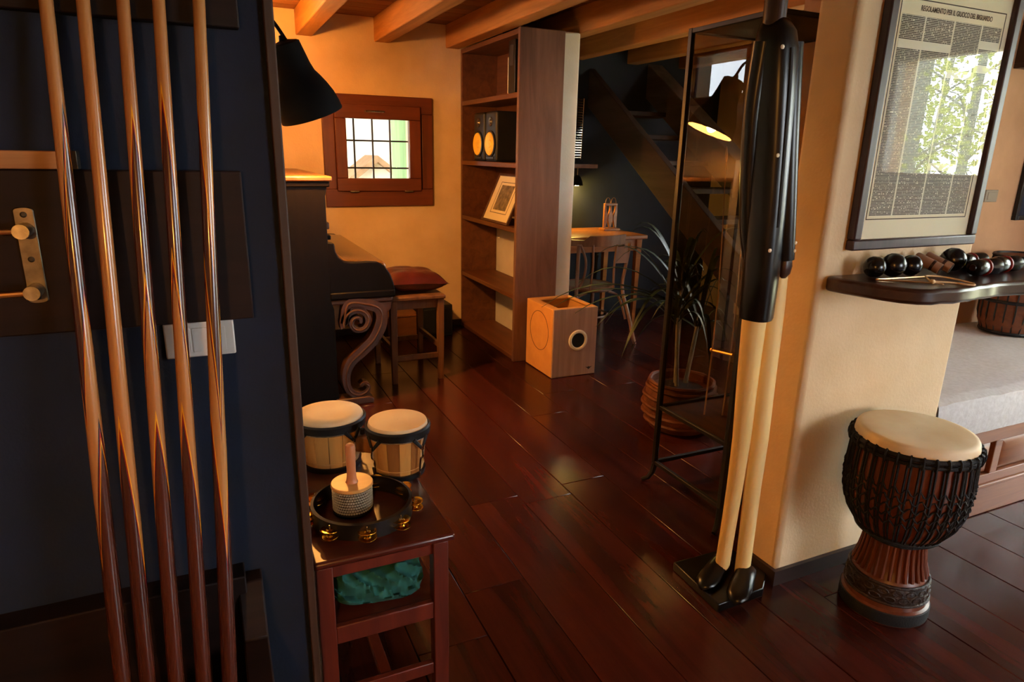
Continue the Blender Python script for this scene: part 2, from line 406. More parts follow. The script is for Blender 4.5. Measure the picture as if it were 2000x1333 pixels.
# window in the back wall
w1 = struct('window_1', B(.86, 1.735, YB-.035, YB+.0, 1.785, 1.912), 'winframe', 'small red brown framed window with iron bars', 'window', bevel=.005)
obj('frame_bottom', B(.86, 1.735, YB-.035, YB, 1.065, 1.20), 'winframe', w1, bevel=.005)
obj('frame_stile', B(.86, .95, YB-.036, YB, 1.20, 1.785), 'winframe_v', w1, bevel=.005)
obj('frame_stile', B(1.645, 1.735, YB-.036, YB, 1.20, 1.785), 'winframe_v', w1, bevel=.005)
ys0, ys1 = YB-.06, YB+.0
obj('sash_rail', B(.95, 1.63, ys0, ys1, 1.735, 1.84), 'winframe', w1, bevel=.006)
obj('sash_rail', B(.95, 1.63, ys0, ys1, 1.185, 1.285), 'winframe', w1, bevel=.006)
obj('sash_stile', B(.95, 1.035, ys0, ys1, 1.285, 1.735), 'winframe_v', w1, bevel=.006)
obj('sash_stile', B(1.535, 1.63, ys0, ys1, 1.285, 1.735), 'winframe_v', w1, bevel=.006)
obj('pane', B(1.03, 1.54, YB-.03, YB-.024, 1.28, 1.74), 'clear', w1)
h = obj('handle', MB().tube([(1.185, ys0, 1.79), (1.185, ys0-.035, 1.79), (1.325, ys0-.035, 1.79), (1.325, ys0, 1.79)], .007, 8), 'steel', w1, smooth=True)
for hx in (1.08, 1.52): obj('hinge', B(hx-.035, hx+.035, ys0-.008, ys0+.01, 1.178, 1.190), 'steel', w1, bevel=.002)
for bx in (1.135, 1.285, 1.43): obj('iron_bar', MB().tube([(bx, YB+.16, 1.2), (bx, YB+.16, 1.8)], .008, 8), 'iron', w1, smooth=True)
for bz in (1.36, 1.575): obj('iron_bar', MB().tube([(.95, YB+.165, bz), (1.61, YB+.165, bz)], .0065, 8), 'iron', w1, smooth=True)
sh = obj('shutter', B(1.605, 1.645, YB+.285, YB+.80, 1.15, 1.85), 'green_shutter', w1, bevel=.004)
# small window in the left wall over the piano
w2 = struct('window_2', rect_wall('x', .11, .135, LW[0]-.05, LW[1]+.05, LW[2]-.05, LW[3]+.05, [(LW[0]+.01, LW[1]-.01, LW[2]+.01, LW[3]-.01)]), 'winframe_v', 'tiny window high in the wall above the piano', 'window', bevel=.003)
obj('pane', B(.04, .046, LW[0], LW[1], LW[2], LW[3]), 'clear', w2)
# wide window in the right wall
w3 = struct('window_3', rect_wall('x', XE-.02, XE+.06, RW[0]-.06, RW[1]+.06, RW[2]-.06, RW[3]+.06, [(RW[0]+.02, RW[1]-.02, RW[2]+.02, RW[3]-.02)]), 'white_plastic', 'wide window onto the birch trees', 'window', bevel=.004)
obj('pane', B(XE+.02, XE+.026, RW[0], RW[1], RW[2], RW[3]), 'clear', w3)
d1 = struct('added_door_1', rect_wall('x', XE-.02, XE+.05, DR[0]-.05, DR[1]+.05, 0, DR[3]+.05, [(DR[0]+.05, DR[1]-.05, .12, DR[3]-.04)]), 'winframe_v', 'added glazed door letting in more daylight from the birch side', 'door', bevel=.004)  # extra glazing added to bring daylight onto wall stub, bench and drum
obj('pane', B(XE+.01, XE+.016, DR[0]+.04, DR[1]-.04, .11, DR[3]-.03), 'clear', d1)
w4 = struct('added_window_4', rect_wall('x', XE-.02, XE+.06, SW[0]-.06, SW[1]+.06, SW[2]-.06, SW[3]+.06, [(SW[0]+.02, SW[1]-.02, SW[2]+.02, SW[3]-.02)]), 'white_plastic', 'unseen window added for side daylight on the staircase corner and white wall end', 'window', bevel=.004)  # added opening, throws side daylight onto stairs, white wall end and cajon
obj('pane', B(XE+.02, XE+.026, SW[0], SW[1], SW[2], SW[3]), 'clear', w4)

w5 = struct('added_window_5', rect_wall('y', YS-.06, YS+.02, FWN[0]-.06, FWN[1]+.06, FWN[2]-.06, FWN[3]+.06, [(FWN[0]+.02, FWN[1]-.02, FWN[2]+.02, FWN[3]-.02)]), 'white_plastic', 'unseen window added behind the camera for frontal daylight', 'window', bevel=.004)  # added opening, brightens the wall stub and cues from the front
obj('pane', B(FWN[0], FWN[1], YS-.03, YS-.024, FWN[2], FWN[3]), 'clear', w5)

# ================================================================== PIANO
PN = 3.82; PF = 5.28
p = thing('upright_piano', 'dark upright piano with carved scroll legs beside the barred window', 'piano', (.4, 4.55, 0))
obj('body', B(.145, .60, PN+.02, PF-.02, .06, 1.325), 'ebony', p, bevel=.008)
obj('side_panel', MB().prism([(.14,.0),(.62,.0),(.62,.60),(.605,.66),(.605,1.25),(.615,1.29),(.615,1.325),(.14,1.325)], 'y', PN, PN+.035), 'ebony', p, bevel=.004)
obj('side_panel', MB().prism([(.14,.0),(.62,.0),(.62,.60),(.605,.66),(.605,1.25),(.615,1.29),(.615,1.325),(.14,1.325)], 'y', PF-.035, PF), 'ebony', p, bevel=.004)
lid = obj('top_lid', B(.135, .645, PN-.02, PF+.02, 1.33, 1.358), 'piano_top', p, bevel=.008)
obj('lid_moulding', B(.14, .63, PN-.01, PF+.01, 1.30, 1.331), 'ebony', p, bevel=.006)
arm = [(.60,.665),(.975,.665),(.985,.70),(.975,.745),(.955,.80),(.925,.845),(.885,.868),(.83,.872),(.73,.872),(.69,.88),(.66,.905),(.645,.94),(.64,.985),(.60,.995)]
for a, b in ((PN+.0, PN+.05), (PF-.05, PF)):
    obj('key_arm', MB().prism(arm, 'y', a, b), 'ebony', p, bevel=.006)
obj('key_bed', B(.60, .985, PN-.005, PF+.005, .655, .70), 'ebony', p, bevel=.010, seg=3)
obj('bed_moulding', B(.60, .97, PN, PF, .625, .656), 'piano_carved', p, bevel=.010, seg=3)
obj('key_lid', MB().prism([(.60,.945),(.645,.94),(.70,.885),(.93,.862),(.945,.84),(.945,.70),(.60,.70)], 'y', PN+.05, PF-.05), 'keylid', p, bevel=.006)
obj('music_rail', B(.60, .64, PN+.1, PF-.1, .995, 1.02), 'ebony', p, bevel=.004)
obj('front_moulding', B(.60, .628, PN+.06, PF-.06, 1.06, 1.10), 'piano_carved', p, bevel=.006)
# carved scroll legs: volute on top, S-shaped stem, curled foot
def scroll(y):
    pts = []
    cx, cz = .755, .515
    for i in range(34):                                # volute winding outwards
        a = -PI*.15 + i/33*2*PI*1.62; r = .012+.075*(i/33)
        pts.append((cx+r*math.cos(a), 0, cz+r*math.sin(a)))
    e = pts[-1]
    tail = bez([e, (.70,0,.625), (.80,0,.622), (.885,0,.585), (.895,0,.50), (.845,0,.40), (.765,0,.325), (.695,0,.26), (.668,0,.17), (.685,0,.09), (.735,0,.055), (.785,0,.07), (.80,0,.105), (.775,0,.125), (.755,0,.11)], 5)
    pts = [Vector((a[0], y, a[2])) for a in pts] + [Vector((a.x, y, a.z)) for a in tail[1:]]
    n = len(pts); w = []
    for i in range(n):
        t = i/(n-1)
        w.append(.018+.03*min(1, t/.35) if t < .35 else (.048+.022*math.sin((t-.35)/.35*PI) if t < .70 else .048-.030*(t-.70)/.30))
    return pts, w
for y in (PN+.035, PF-.035):
    pts, w = scroll(y)
    lg = obj('scroll_leg', MB().ribbon(pts, w, .075), 'piano_carved', p, smooth=True, bevel=.006)
    obj('leg_bead', MB().tube([q+Vector((0, -.038 if y < 4.5 else .038, 0)) for q in pts[6:-6]], .007, 6), 'piano_carved', lg, smooth=True)
    obj('leg_back', MB().prism([(.84,.625),(.965,.625),(.955,.58),(.925,.545),(.915,.49),(.885,.47)], 'y', y-.03, y+.03), 'piano_carved', p, bevel=.005)
    obj('foot', MB().prism([(.60,0),(.825,0),(.83,.028),(.80,.045),(.60,.045)], 'y', y-.055, y+.055), 'piano_carved', p, bevel=.006)

# boxes by the wall
b1 = thing('floor_box', 'dark box standing by the cream wall behind the stool', 'box', (1.66, 5.24, 0))
obj('body', B(1.53, 1.80, 5.10, 5.39, 0, .27), 'dark_box', b1, bevel=.008); obj('grille', B(1.55, 1.78, 5.09, 5.102, .03, .24), 'black', b1, bevel=.002)
b2 = thing('wooden_box', 'plain brown box between the piano and the dark floor box', 'box', (1.38, 5.25, 0))
obj('body', B(1.25, 1.51, 5.12, 5.39, 0, .19), 'brown_box', b2, bevel=.005); obj('lid', B(1.243, 1.517, 5.113, 5.395, .19, .205), 'brown_box', b2, bevel=.003)

# ================================================================== PIANO STOOL + CUSHION
st = thing('piano_stool', 'old wooden stool with stretchers in front of the piano', 'stool', (1.195, 4.33, 0))
for (lx, ly) in ((1.035, 4.09), (1.355, 4.09), (1.035, 4.57), (1.355, 4.57)):
    obj('leg', MB().loft([[(lx+sx*w, ly+sy*w, z) for sx, sy in ((-1,-1),(1,-1),(1,1),(-1,1))] for z, w in ((0,.017),(.3,.021),(.57,.022))]), 'stool', st, bevel=.003)
obj('seat', B(1.005, 1.385, 4.055, 4.60, .565, .592), 'stool', st, bevel=.007)
for ly in (4.09, 4.57):
    obj('apron', B(1.05, 1.34, ly-.01, ly+.01, .505, .565), 'stool', st, bevel=.002)
    obj('stretcher', B(1.05, 1.34, ly-.011, ly+.011, .155, .19), 'stool', st, bevel=.003)
for lx in (1.035, 1.355):
    obj('apron', B(lx-.01, lx+.01, 4.11, 4.55, .505, .565), 'stool', st, bevel=.002)
    obj('stretcher', B(lx-.011, lx+.011, 4.11, 4.55, .215, .25), 'stool', st, bevel=.003)
def cushion(c, sx, sy, h, n=22):
    m = MB(); g = []
    for s in (1, -1):
        for i in range(n+1):
            for j in range(n+1):
                u, v = i/n*2-1, j/n*2-1
                prof = max(0, (1-u**4))**.75*max(0, (1-v**4))**.75
                pin = 1-.10*(1-abs(u)**2)*(abs(v)**3); pin2 = 1-.10*(1-abs(v)**2)*(abs(u)**3)
                wr = .010*noise.noise(Vector((u*3, v*3, s*2.)))*prof
                m.v.append(Vector((c[0]+u*sx*pin2, c[1]+v*sy*pin, c[2]+(s*prof*h*(1.0 if s > 0 else .92)) + wr)))
        o = 0 if s == 1 else (n+1)**2
        for i in range(n):
            for j in range(n):
                a = o+i*(n+1)+j; m.face((a, a+n+1, a+n+2, a+1) if s == 1 else (a, a+1, a+n+2, a+n+1))
    return m
cu = obj('cushion', cushion((1.215, 4.30, .592+.073), .205, .22, .07), 'leather', smooth=True, auto=80)
cu.rotation_euler = (0, math.radians(2), 0)
tag(cu, 'plump burgundy leather cushion lying on the piano stool', 'cushion')

# ================================================================== BOOKSHELF
SX0, SX1, SY0, SY1 = 1.985, 2.31, 4.275, 5.40
bs = thing('bookshelf', 'tall open brown bookshelf against the white wall end', 'bookshelf', (2.15, 4.84, 0))
obj('end_panel', B(SX0-.012, SX1, SY0-.035, SY0, 0, 2.298), 'shelf_end', bs, bevel=.004)
obj('end_panel', B(SX0, SX1, SY1-.03, SY1, 0, 2.298), 'shelf', bs, bevel=.004)
for z in (.035, .50, .985, 1.435, 1.90): obj('shelf_board', B(SX0, SX1-.02, SY0, SY1-.03, z-.035, z), 'shelf', bs, bevel=.004)
obj('top_board', B(SX0, SX1, SY0, SY1-.03, 2.262, 2.297), 'shelf', bs, bevel=.004)
obj('fixing_strip', B(SX1-.02, SX1-.002, SY0, SY1-.03, 1.90, 1.98), 'shelf', bs, bevel=.002)
obj('back_panel', B(SX1-.014, SX1-.002, SY0, SY1-.03, 1.0, 2.262), 'shelf', bs)
def monitor(y, label):
    t = thing('studio_monitor', label, 'speaker', (2.14, y, 1.435), 0, 'studio monitors on the bookshelf')
    obj('cabinet', B(2.0, 2.28, y-.105, y+.105, 1.437, 1.80), 'dark_box', t, bevel=.018, seg=3)
    R = Matrix.Rotation(-PI/2, 3, 'Y')
    obj('woofer', MB().lathe([(.001, .008), (.024, .007), (.030, .002), (.034, .003), (.070, .010), (.080, .014), (.085, .010), (.085, -.004)], 28, (1.998, y, 1.565), mtx=R), 'amber', t, smooth=True)
    obj('baffle_ring', MB().lathe([(.088, -.004), (.088, .010), (.098, .006), (.098, -.004)], 28, (1.998, y, 1.565), caps=False, mtx=R), 'black', t, smooth=True)
    obj('tweeter', MB().lathe([(.0, .012), (.012, .009), (.018, .0), (.032, .004), (.036, -.004)], 20, (1.998, y, 1.725), mtx=R), 'steel_dark', t, smooth=True)
    obj('bass_port', B(1.992, 2.002, y-.07, y+.07, 1.452, 1.472), 'black', t, bevel=.004)
    return t
monitor(4.79, 'black studio monitor with yellow cone, nearer the front of the shelf')
monitor(5.035, 'black studio monitor with yellow cone, nearer the back wall')
# folders on the top shelf
f1 = thing('ring_binder', 'tall black binder standing on the top shelf board', 'binder', (2.1, 4.36, 1.90))
obj('cover', B(1.99, 2.26, 4.35, 4.462, 1.902, 2.24), 'black', f1, bevel=.003); obj('spine_label', B(1.9885, 1.991, 4.375, 4.435, 2.08, 2.20), 'charcoal', f1)
f2 = thing('thin_folder', 'thin yellowed folder beside the black binder', 'folder', (2.1, 4.415, 1.90))
obj('cover', B(2.0, 2.22, 4.470, 4.492, 1.902, 2.14), 'yellowed', f2, bevel=.002); obj('pages', B(1.9985, 2.215, 4.474, 4.488, 1.905, 2.136), 'ivory', f2)
# framed print leaning on the shelf
fp = thing('framed_engraving', 'framed engraving in an ivory mount leaning inside the bookshelf', 'picture', (2.06, 4.62, .985))
def tilted(mb, c, tilt, yaw):
    Rm = Matrix.Rotation(yaw, 3, 'Z') @ Matrix.Rotation(tilt, 3, 'Y')
    mb.v = [Vector(c)+Rm @ q for q in mb.v]; return mb
fc, ft, fy = (1.992, 4.69, .987), math.radians(24), 0
obj('mount', tilted(B(.0, .004, -.235, .235, .018, .372), fc, ft, fy), 'ivory', fp)
obj('engraving', tilted(B(-.002, .001, -.115, .115, .10, .30), fc, ft, fy), 'paper_dark', fp)
m = MB(); m.box(-.0012, .0012, -.15, .15, .075, .079); m.box(-.0012, .0012, -.15, .15, .321, .325); m.box(-.0012, .0012, -.15, -.146, .075, .325); m.box(-.0012, .0012, .146, .15, .075, .325)
obj('mount_line', tilted(m, fc, ft, fy), 'charcoal', fp)
for q in ((-.25, .25, 0, .018), (-.25, .25, .372, .39), (-.25, -.232, .018, .372), (.232, .25, .018, .372)):
    obj('frame_side', tilted(B(-.008, .012, *q), fc, ft, fy), 'picframe', fp, bevel=.002)
obj('backing', tilted(B(.005, .011, -.24, .24, .01, .38), fc, ft, fy), 'brown_box', fp)

# ================================================================== CAJON
cj = thing('cajon', 'box drum with pale side, walnut front and white sound-hole ring', 'drum', (2.24, 4.06, 0))
cx0, cx1, cy0, cy1, cz = 2.06, 2.405, 3.80, 4.205, .49
obj('front_panel', B(cx0, cx1, cy0-.008, cy0+.006, .004, cz), 'cajon', cj, bevel=.003)
obj('side_panel', B(cx0-.002, cx0+.014, cy0+.006, cy1, .004, cz), 'mdf', cj, bevel=.004)
obj('side_panel', B(cx1-.014, cx1, cy0+.006, cy1, .004, cz), 'mdf', cj, bevel=.004)
obj('back_panel', B(cx0+.014, cx1-.014, cy1-.012, cy1, .004, cz), 'mdf', cj)
obj('bottom', B(cx0+.014, cx1-.014, cy0+.006, cy1-.012, .004, .018), 'mdf', cj)
for q in ((cx0+.014, cx1-.014, cy0+.006, cy0+.045), (cx0+.014, cx1-.014, cy1-.05, cy1-.012), (cx0+.014, cx0+.06, cy0+.045, cy1-.05), (cx1-.035, cx1-.014, cy0+.045, cy1-.05)):
    obj('top_rim', B(*q, cz-.014, cz-.001), 'mdf', cj, bevel=.002)
obj('dark_inside', B(cx0+.02, cx1-.02, cy0+.02, cy1-.02, cz-.10, cz-.09), 'black', cj)  # black sheet standing in for the shade inside the open box
Rf = Matrix.Rotation(PI/2, 3, 'X')
hc = (2.255, cy0-.008, .262)
obj('hole_ring', MB().lathe([(.052, -.004), (.052, .008), (.060, .012), (.071, .010), (.074, .004), (.074, -.002)], 36, hc, caps=False, mtx=Rf), 'whitering', cj, smooth=True)
obj('hole_throat', MB().lathe([(.052, .0035), (.052, .0015), (0.0005, .0015)], 36, hc, caps=False, mtx=Rf), 'black', cj, smooth=True)
Rl = Matrix.Rotation(-PI/2, 3, 'Y')
lc = (cx0-.002, 4.00, .30)
obj('circle_line', MB().lathe([(.138, 0), (.138, .0015), (.141, .0015), (.141, 0)], 56, lc, caps=False, mtx=Rl), 'charcoal', cj)
obj('maker_mark', MB().prism([(2.325,.060),(2.345,.056),(2.350,.062),(2.353,.056),(2.356,.062),(2.361,.056),(2.381,.060),(2.366,.050),(2.359,.044),(2.353,.038),(2.347,.044),(2.340,.050)], 'y', cy0-.0092, cy0-.008), 'charcoal', cj)
for fx in (cx0+.03, cx1-.03):
    for fy_ in (cy0+.03, cy1-.03): obj('rubber_foot', MB().lathe([(.012, 0), (.014, .006)], 12, (fx, fy_, 0)), 'black', cj)

# ================================================================== FLOOR LAMP with black shade (its stand is hidden behind the navy wall)
fl = thing('floor_lamp', 'black floor lamp with big enamel shade hanging over the piano end', 'lamp', (.27, 3.58, 0))
obj('base', MB().lathe([(.13, 0), (.13, .012), (.12, .02), (.015, .028)], 32, (.27, 3.58, 0)), 'lamp_cap', fl, smooth=True)
obj('pole', MB().tube([(.27, 3.58, .02), (.27, 3.58, 2.06)], .011, 10), 'lamp_cap', fl, smooth=True)
obj('arm', MB().tube(bez([(.27, 3.58, 2.06), (.30, 3.58, 2.10), (.36, 3.58, 2.09), (.425, 3.58, 2.0)], 5), .009, 8), 'lamp_cap', fl, smooth=True)
Rs = Matrix.Rotation(math.radians(9), 3, 'X') @ Matrix.Rotation(math.radians(-20), 3, 'Y'); sc0 = (.535, 3.64, 1.665)
prof = [(.158, 0), (.155, .035), (.145, .085), (.128, .13), (.110, .168), (.092, .20), (.084, .235), (.078, .29), (.072, .345), (.060, .352)]
obj('shade', MB().lathe(prof, 40, sc0, caps=False, mtx=Rs), 'lamp_cap', fl, smooth=True)
obj('shade_lining', MB().lathe([(r-.004, z) for r, z in prof[:-2]], 40, sc0, caps=False, mtx=Rs), 'shade_in', fl, smooth=True)
obj('shade_top', MB().lathe([(.060, .352), (.02, .362), (.012, .385)], 24, sc0, mtx=Rs), 'lamp_cap', fl, smooth=True)
bc = Vector(sc0)+Rs @ Vector((0, 0, .095))
obj('bulb', MB().sphere(bc, .032, 16), 'bulb', fl, smooth=True)
obj('diffuser', MB().lathe([(.001, .040), (.10, .040), (.150, .042), (.150, .045), (.001, .044)], 40, sc0, caps=False, mtx=Rs), 'opal', fl, smooth=True)
light('lamp_bulb_light', 'POINT', bc + Rs @ Vector((0, 0, -.068)), 88, WARM, .03, parent=fl)

# assumed uplighter on the side wall above the piano (behind the navy wall from here)
ul = thing('assumed_sconce', 'assumed half round plaster uplighter, unseen on the side wall over the piano', 'lamp', (.13, 4.75, 1.95))  # unseen source, assumed and added to brighten the ceiling and back wall
obj('bowl', MB().lathe([(.02, 0), (.07, .03), (.10, .08), (.11, .12), (.105, .12), (.09, .07), (.02, .015)], 24, (.13, 4.75, 1.95), caps=False, a0=-PI/2, a1=PI/2), 'plaster_pale', ul, smooth=True)
obj('bulb', MB().sphere((.18, 4.75, 2.06), .025, 12), 'bulb', ul, smooth=True)
light('assumed_sconce_light', 'POINT', (.20, 4.75, 2.10), 34, WARM, .04, parent=ul)

# ================================================================== SMALL TABLE with instruments
TZ = .52
tb = thing('side_table', 'small dark red wooden table carrying bongos and tambourine', 'table', (.34, 1.80, 0))
TX0, TX1, TY0, TY1 = .152, .522, 1.462, 2.20
obj('table_top', B(TX0, TX1, TY0, TY1, TZ-.022, TZ), 'table', tb, bevel=.009, seg=3)
obj('apron', B(.20, .475, TY0+.018, TY0+.034, TZ-.06, TZ-.022), 'table_leg', tb, bevel=.002)
obj('apron', B(.20, .475, TY1-.034, TY1-.018, TZ-.06, TZ-.022), 'table_leg', tb, bevel=.002)
for ax in (.17, .488): obj('apron', B(ax, ax+.016, TY0+.05, TY1-.05, TZ-.06, TZ-.022), 'table_leg', tb, bevel=.002)
for lx in (.158, .462):
    for ly in (TY0+.008, TY1-.048): obj('leg', B(lx, lx+.042, ly, ly+.040, 0, TZ-.022), 'table_leg', tb, bevel=.003)
obj('lower_shelf', B(.175, .49, TY0+.02, TY1-.02, .295, .312), 'table', tb, bevel=.002)
obj('shelf_rail', B(.20, .462, TY0+.012, TY0+.030, .262, .314), 'table_leg', tb, bevel=.003)
obj('shelf_rail', B(.20, .462, TY1-.030, TY1-.012, .262, .314), 'table_leg', tb, bevel=.003)
obj('stretcher', B(.20, .462, TY0+.015, TY0+.033, .075, .112), 'table_leg', tb, bevel=.003)
obj('stretcher', B(.20, .462, TY1-.033, TY1-.015, .075, .112), 'table_leg', tb, bevel=.003)
obj('shelf_bearer', B(.315, .345, TY0+.03, TY1-.03, .268, .295), 'table_leg', tb, bevel=.002)
obj('centre_stretcher', B(.315, .345, TY0+.033, TY1-.033, .082, .106), 'table_leg', tb, bevel=.002)

bo = thing('bongo_drums', 'pair of joined bongo drums with golden staves and black rims', 'drum', (.40, 1.93, TZ))
def bongo(cx, cy, r, h, label):
    z0 = TZ+.004
    rb = r*.86
    shell = obj('shell', MB().lathe([(rb-.012, 0), (rb-.008, h*.3), (r-.010, h*.94), (r-.010, h)], 36, (cx, cy, z0)), 'bstave2', bo, smooth=True)
    n = 14
    for k in range(n):
        a0, a1 = 2*PI*(k+.02)/n, 2*PI*(k+.98)/n; m = MB(); rings = []
        for j in range(4):
            a = a0+(a1-a0)*j/3; c_, s_ = math.cos(a), math.sin(a)
            prof = [(rb-.006, .0), (rb, .004), (rb+(r-rb)*.35, h*.3), (rb+(r-rb)*.75, h*.65), (r, h*.97), (r-.006, h)]
            rings.append([(cx+q*c_, cy+q*s_, z0+z) for q, z in prof])
        m.loft(rings); obj('stave', m, 'bstave2' if rnd.random() < .38 else 'bstave', shell, smooth=True)
    obj('bottom_ring', MB().lathe([(rb-.004, -.003), (rb+.006, -.003), (rb+.008, .012), (rb-.004, .014)], 36, (cx, cy, z0), caps=False), 'black', bo, smooth=True)
    for zz in (.17, .82):
        rr = rb+(r-rb)*zz
        obj('turned_groove', MB().tube([(cx+(rr+.0005)*math.cos(2*PI*k/48), cy+(rr+.0005)*math.sin(2*PI*k/48), z0+h*zz) for k in range(48)], .0016, 5, closed=True), 'beech', bo, smooth=True)
    R1 = r+.008
    obj('head', MB().lathe([(.001, h+.012), (R1*.6, h+.0125), (R1*.93, h+.010), (R1-.004, h+.003), (R1-.002, h-.008)], 48, (cx, cy, z0), caps=False), 'skin', bo, smooth=True, auto=60)
    obj('rim', MB().lathe([(R1-.002, h-.026), (R1+.004, h-.026), (R1+.006, h-.004), (R1+.001, h+.002), (R1-.003, h-.002)], 48, (cx, cy, z0), caps=False), 'black', bo, smooth=True)
    obj('steel_hoop', MB().tube([(cx+(R1-.002)*math.cos(2*PI*k/48), cy+(R1-.002)*math.sin(2*PI*k/48), z0+h-.029) for k in range(48)], .003, 6, closed=True), 'steel', bo, smooth=True)
    for k in range(4):
        a = math.radians(-62+90*k); ca, sa = math.cos(a), math.sin(a); tx, ty = -sa, ca
        def P(rad, side, z): return (cx+rad*ca+side*tx, cy+rad*sa+side*ty, z0+z)
        lug = obj('lug', MB().tube([P(R1+.002, -.026, h-.022), P(R1+.010, 0, h-.056), P(R1+.002, .026, h-.022)], .007, 8, squash=(.55, 1)), 'black', bo, smooth=True)
        obj('tuning_rod', MB().tube(bez([P(R1+.010, 0, h-.048), P(R1+.012, 0, h-.08), P(R1+.002, 0, h*.42), P(R1-.002, 0, .03), P(R1-.004, 0, -.0)], 5), .0034, 6), 'chrome', bo, smooth=True)
        obj('nut', MB().lathe([(.006, 0), (.006, .012)], 6, P(R1+.010, 0, h-.058)), 'chrome', bo)
bongo(.478, 1.872, .088, .160, 'small')
bongo(.293, 2.015, .101, .160, 'large')
obj('joining_block', MB().beam((.435, 1.905, TZ+.085), (.345, 1.975, TZ+.085), .05, .055), 'bstave2', bo, bevel=.006)
obj('joining_bolt', MB().tube([(.382, 1.945, TZ+.05), (.382, 1.945, TZ+.13)], .008, 8), 'black', bo, smooth=True)

# tambourine lying on the table
tcx, tcy, tr = .315, 1.655, .130
ta = thing('tambourine', 'black hoop tambourine with gold jingles lying on the side table', 'tambourine', (tcx, tcy, TZ))
obj('hoop', MB().lathe([(tr, 0), (tr+.008, .001), (tr+.008, .046), (tr, .048)], 56, (tcx, tcy, TZ+.001), caps=False), 'tamb', ta, smooth=True)
obj('inner_hoop', MB().lathe([(tr-.001, .001), (tr-.001, .047)], 56, (tcx, tcy, TZ+.001), caps=False), 'tamb', ta, smooth=True)
jn = 9
for k in range(jn):
    a = 2*PI*k/jn + math.radians(-97); c_ = Vector((tcx+(tr+.014)*math.cos(a), tcy+(tr+.014)*math.sin(a), TZ))
    for dz, tl in ((.014, .10), (.030, -.12)):
        Rj = Matrix.Rotation(a, 3, 'Z') @ Matrix.Rotation(tl*rnd.uniform(.5, 1.4), 3, 'Y')
        obj('jingle', MB().lathe([(.001, .004), (.007, .0045), (.010, .001), (.020, .0), (.0245, .0026), (.0248, .0014), (.020, -.001), (.001, -.001)], 20, c_+Vector((0, 0, dz)), caps=False, mtx=Rj), 'gold', ta, smooth=True)
    obj('jingle_pin', MB().tube([c_+Vector((0, 0, .004)), c_+Vector((0, 0, .044))], .0016, 6), 'steel', ta)
# cabasa standing inside the tambourine
ccx, ccy, cr = .296, 1.690, .056
ca = thing('cabasa', 'bead shaker with beech disc and upright pinkish handle inside the tambourine', 'shaker', (ccx, ccy, TZ))
obj('drum_core', MB().lathe([(cr-.008, .002), (cr-.006, .008), (cr-.006, .076), (cr-.008, .078)], 32, (ccx, ccy, TZ)), 'steel_dark', ca, smooth=True)
obj('bottom_disc', MB().lathe([(cr-.002, 0), (cr, .002), (cr, .007), (cr-.002, .009)], 36, (ccx, ccy, TZ+.0005)), 'black', ca, smooth=True)
obj('top_disc', MB().lathe([(cr-.002, .076), (cr+.002, .078), (cr+.002, .085), (cr, .087)], 40, (ccx, ccy, TZ)), 'beech', ca, smooth=True)
obj('handle', MB().lathe([(.018, .0865), (.0150, .092), (.0130, .106), (.0125, .13), (.0140, .17), (.0145, .190), (.0120, .199), (.006, .203)], 20, (ccx, ccy, TZ)), 'beech_red', ca, smooth=True)
m = MB()
for row in range(8):
    for k in range(48):
        a = 2*PI*(k+.5*(row % 2))/48
        m.sphere((ccx+(cr-.003)*math.cos(a), ccy+(cr-.003)*math.sin(a), TZ+.014+row*.0082), .0034, 6)
bc_ = obj('bead_chain', m, 'bead', ca, smooth=True); bc_['kind'] = 'stuff'

# teal cloth on the lower shelf
m = MB(); n1, n2 = 70, 48
for i in range(n1+1):
    for j in range(n2):
        u = i/n1*2-1; a = 2*PI*j/n2
        env = (1-abs(u)**5)**.5 if abs(u) < 1 else 0.0
        cx_, cz_ = math.cos(a), math.sin(a)
        px_ = .325+u*.128; py_ = 1.60+u*-.018+.085*env*math.copysign(abs(cx_)**.6, cx_); pz_ = .314+.056+.055*env*math.copysign(abs(cz_)**.7, cz_)
        w_ = noise.noise(Vector((px_*14+py_*22, py_*9, pz_*26)))*.012 + (.5-abs(noise.noise(Vector((px_*18+pz_*30, py_*12, 3))))**.6)*.048 + (.5-abs(noise.noise(Vector((px_*12-pz_*44, py_*8, 7))))**.7)*.026
        m.v.append(Vector((px_, py_-w_*cx_*0-w_, max(.3135, pz_-.012+w_*.8))))
for i in range(n1):
    for j in range(n2): m.face((i*n2+j, i*n2+(j+1) % n2, (i+1)*n2+(j+1) % n2, (i+1)*n2+j))
m.face(list(range(n2))); m.face([n1*n2+j for j in reversed(range(n2))])
tag(obj('folded_cloth', m, 'teal', smooth=True, auto=70), 'rumpled teal cloth on the lower shelf of the side table', 'cloth')

# ================================================================== CUE RACK, CUES, BRACKET, SWITCH
cr_ = thing('cue_rack', 'dark stained wall rack for billiard cues on the navy wall', 'rack', (-.3, 1.38, 0))
obj('upper_board', B(-1.2, .086, 1.392, 1.4195, 1.708, 2.02), 'rackwood', cr_, bevel=.003)
obj('middle_board', B(-1.2, .066, 1.390, 1.4195, 1.168, 1.457), 'rackwood', cr_, bevel=.003)
obj('base_board', B(-1.2, -.0, 1.36, 1.4195, .30, .60), 'rackwood', cr_, bevel=.003)
obj('base_tray', B(-1.2, .03, 1.10, 1.4195, .27, .30), 'rackwood', cr_, bevel=.003)
obj('end_block', MB().prism([(1.10, .30), (1.4195, .30), (1.4195, .575), (1.375, .575), (1.345, .54), (1.325, .46), (1.10, .42)], 'x', -.018, .034), 'rackwood', cr_, bevel=.004)
obj('tray_lip', B(-1.2, .03, 1.088, 1.10, .27, .345), 'rackwood', cr_, bevel=.003)
